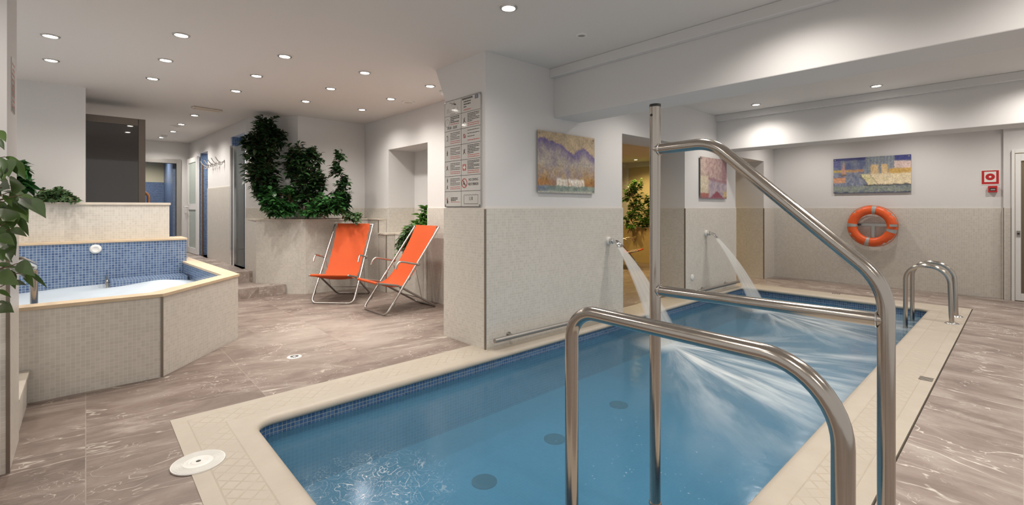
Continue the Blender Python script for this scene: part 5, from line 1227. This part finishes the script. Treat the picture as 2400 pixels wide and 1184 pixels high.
# glazed door at the right edge
d1 = thing('door_1', 'white framed glass door at the right edge', 'door', (DX0, 9.6, 0)); d1['kind'] = 'structure'
m_ = MB(); m_.box(DX0, DX0 + .03, 9.56, 9.66, 0, 2.11, M['whitemetal']); m_.box(DX0 + .03, DX0 + .95, 9.56, 9.66, 2.06, 2.11, M['whitemetal']); m_.box(DX0 + .95, DX0 + 1.0, 9.56, 9.66, 0, 2.11, M['whitemetal']); m_.build('frame', d1, bevel=.003)
m_ = MB(); x0_, x1_ = DX0 + .034, DX0 + .942
m_.box(x0_, x0_ + .055, 9.57, 9.62, .01, 2.05, M['whitemetal']); m_.box(x1_ - .10, x1_, 9.57, 9.62, .01, 2.05, M['whitemetal']); m_.box(x0_ + .055, x1_ - .1, 9.57, 9.62, .01, .11, M['whitemetal']); m_.box(x0_ + .055, x1_ - .1, 9.57, 9.62, 1.95, 2.05, M['whitemetal']); d1_l = m_.build('leaf_frame', d1, bevel=.003)
m_ = MB(); m_.box(x0_ + .055, x1_ - .1, 9.592, 9.60, .11, 1.95, M['doorglass']); m_.build('glass_pane', d1_l)
m_ = MB(); q = on_y(2387, 548, 9.57); m_.lathe([(.014, 0), (.014, .008), (0, .009)], (q.x, 9.57, q.z), M['black'], 14, (0, -1, 0)); m_.box(q.x - .018, q.x + .018, 9.563, 9.57, q.z - .04, q.z + .04, M['dull_alu']); m_.build('lock', d1_l)
m_ = MB(); m_.box(DX0 - .1, RX, 10.9, 11.0, 0, CEIL, M['cream']); m_.box(DX0 - .2, RX, 9.86, 11.0, -.1, 0, M['yellowtile']); m_.box(DX0 - .2, DX0 - .1, 9.86, 11.0, 0, CEIL, M['cream']); struct(m_, 'wall_corridor')

# ------------------------------------------------------------------ ceiling fittings
def spot(name, loc, power, color=WARM, angle=150, parent=None, blend=1.0, r=0.035):
    l = bpy.data.lights.new(name, 'SPOT'); l.energy = power; l.color = color; l.spot_size = math.radians(angle); l.spot_blend = blend; l.shadow_soft_size = r
    o = bpy.data.objects.new(name, l); C.objects.link(o)
    if parent is not None: o.parent = parent
    o.location = loc; return o
dl_mesh = {}
def downlight(x, y, label, group, z=CEIL, power=LAMP_W, color=WARM, bulb='bulb'):
    r = thing('ceiling_downlight', label, 'ceiling light', (x, y, z), group=group)
    if bulb not in dl_mesh:
        a = MB(); a.lathe([(0.045, -0.001), (0.048, -0.009), (0.060, -0.008), (0.063, 0.0)], (0, 0, 0), M['alu'], 24); ao = a.build('trim_ring', r, loc=L0, smooth=True)
        b = MB(); b.lathe([(0.0, -0.006), (0.036, -0.0065), (0.046, -0.001)], (0, 0, 0), M[bulb], 20); bo = b.build('bulb', r, loc=L0, smooth=True); dl_mesh[bulb] = (ao, bo)
    else:
        for src in dl_mesh[bulb]: c = src.copy(); C.objects.link(c); c.parent = r
    spot('lamp', (0, 0, -0.03), power, color, parent=r); return r
ordn = ('nearest the sign pillar', 'second from the sign pillar', 'third from the sign pillar', 'fourth from the sign pillar', 'fifth from the sign pillar')
rows = (('front', -4.715, (2.998, 2.188, 1.391, 0.586)), ('middle', -5.62, (2.97, 2.178, 1.371, 0.574, -0.218)), ('rear', -6.52, (2.982, 2.189, 1.362, 0.548, -0.248)))
for rn, x, ys in rows:
    for k, y in enumerate(ys):
        xx = x if y > 0 else (-5.477 if rn == 'middle' else -6.374)
        downlight(xx, y, power=LAMP_W * (0.9 if y > 0.6 else 0.6), label='lit downlight over the loungers and tub, %s row, %s' % (rn, ordn[k]), group='downlights over the loungers and hot tub')
downlight(-2.491, 2.24, 'large bright downlight over the near end of the pool', 'downlights over the pool')
downlight(-2.510, 6.88, 'downlight between the beams above the taller handrail', 'downlights over the pool')
downlight(-1.170, 6.87, 'downlight between the beams above the life ring', 'downlights over the pool')
for k, x in enumerate((-8.665, -9.747, -10.775, -11.847)):
    downlight(x, (1.247, 1.212, 1.215, 1.145)[k], 'downlight in the hall ceiling, %s from the hall doorway' % ('fourth', 'third', 'second', 'nearest')[k], 'downlights in the hall', power=LAMP_W * 1.35)
q = on_z(1490, 374, 2.45); downlight(q.x, q.y, 'warm downlight in the side room ceiling', None, 2.45, 55, AMBER, 'bulb_amber')
# unseen lamps: some inferred from spacing and scallops, others added for their light
for (x, y) in ((-4.715, -1.0), (-5.6, -1.0), (-6.5, -1.0), (-1.17, 2.24), (-1.0, 3.1), (0.3, 3.1), (0.17, 2.24), (1.4, 2.24), (-2.49, -0.35), (-1.17, -0.35), (0.17, -0.35), (1.4, -0.35), (-1.17, -1.7),
               (0.17, 6.87), (1.4, 6.87), (-2.5, 4.75), (-1.17, 4.75), (0.17, 4.75), (1.4, 4.75), (-2.5, 8.85), (-1.17, 8.85), (0.17, 8.85), (1.4, 8.85)):
    spot('unseen_lamp', (x, y, CEIL - 0.03), LAMP_W * (0.45 if x < -4 else 1.0))
for (x, y, p_) in ((-5.2, 6.0, 60), (-6.5, 8.0, 90), (-5.0, 8.6, 80)): spot('side_room_lamp', (x, y, 2.42), p_, AMBER)
spot('shower_lamp', (-13.3, 1.0, 2.6), 60, (0.95, 0.97, 1.0)); spot('shower_lamp', ((hx[541] + hx[574]) / 2, 2.5, 2.6), 40, (0.9, 0.95, 1.0)); spot('shower_lamp', ((hx[470] + hx[487]) / 2, 2.2, 2.6), 30, (0.9, 0.95, 1.0))
spot('corridor_lamp', (0.3, 10.4, 2.6), 12, AMBER)
def fitting(px, py, name, label, cat, build):
    q_ = on_z(px, py, CEIL); r = thing(name, label, cat, (q_.x, q_.y, CEIL)); build(r); return r
def round_grille(r, rad=.075, m=M['grille']):
    a = MB(); a.lathe([(rad, 0), (rad * .97, -.010), (rad * .72, -.012), (rad * .70, -.006)], (0, 0, 0), M['white'], 28); a.build('ring', r, loc=L0, smooth=True)
    a = MB(); a.lathe([(rad * .70, -.004), (rad * .5, -.007), (0, -.008)], (0, 0, 0), m, 24); a.build('grille', r, loc=L0, smooth=True)
fitting(1363, 82, 'ceiling_speaker', 'small round grey ceiling speaker near the front beam', 'speaker', lambda r: round_grille(r, .05))
fitting(957, 239, 'air_vent', 'round beige air vent in the ceiling near the alcove wall', 'vent', lambda r: round_grille(r, .085, M['palecap']))
fitting(412, 295, 'air_vent', 'round pale air vent in the hall ceiling', 'vent', lambda r: round_grille(r, .09, M['palecap']))
def detector(r):
    a = MB(); a.lathe([(.055, 0), (.055, -.02), (.045, -.024)], (0, 0, 0), M['white'], 24); a.build('base', r, loc=L0, smooth=True)
    a = MB(); a.lathe([(.042, -.022), (.038, -.045), (.02, -.055), (0, -.056)], (0, 0, 0), M['white'], 20); a.build('sensor', r, loc=L0, smooth=True)
fitting(385, 317, 'smoke_detector', 'white smoke detector at the far end of the hall ceiling', 'smoke detector', detector)
fitting(1041, 213, 'smoke_detector', 'white smoke detector beside the haunch of the sign pillar', 'smoke detector', detector)
def emlight(r):
    r.rotation_euler = (0, 0, math.radians(100))
    a = MB(); a.box(-.19, .19, -.045, .045, -.03, 0, M['palecap']); a.build('housing', r, loc=L0, bevel=.012)
    a = MB(); a.box(-.17, .17, -.035, .035, -.042, -.029, M['palecap']); a.build('diffuser', r, loc=L0, bevel=.012)
fitting(485, 254, 'emergency_light', 'oblong emergency light fitting on the ceiling before the hall', 'emergency light', emlight)
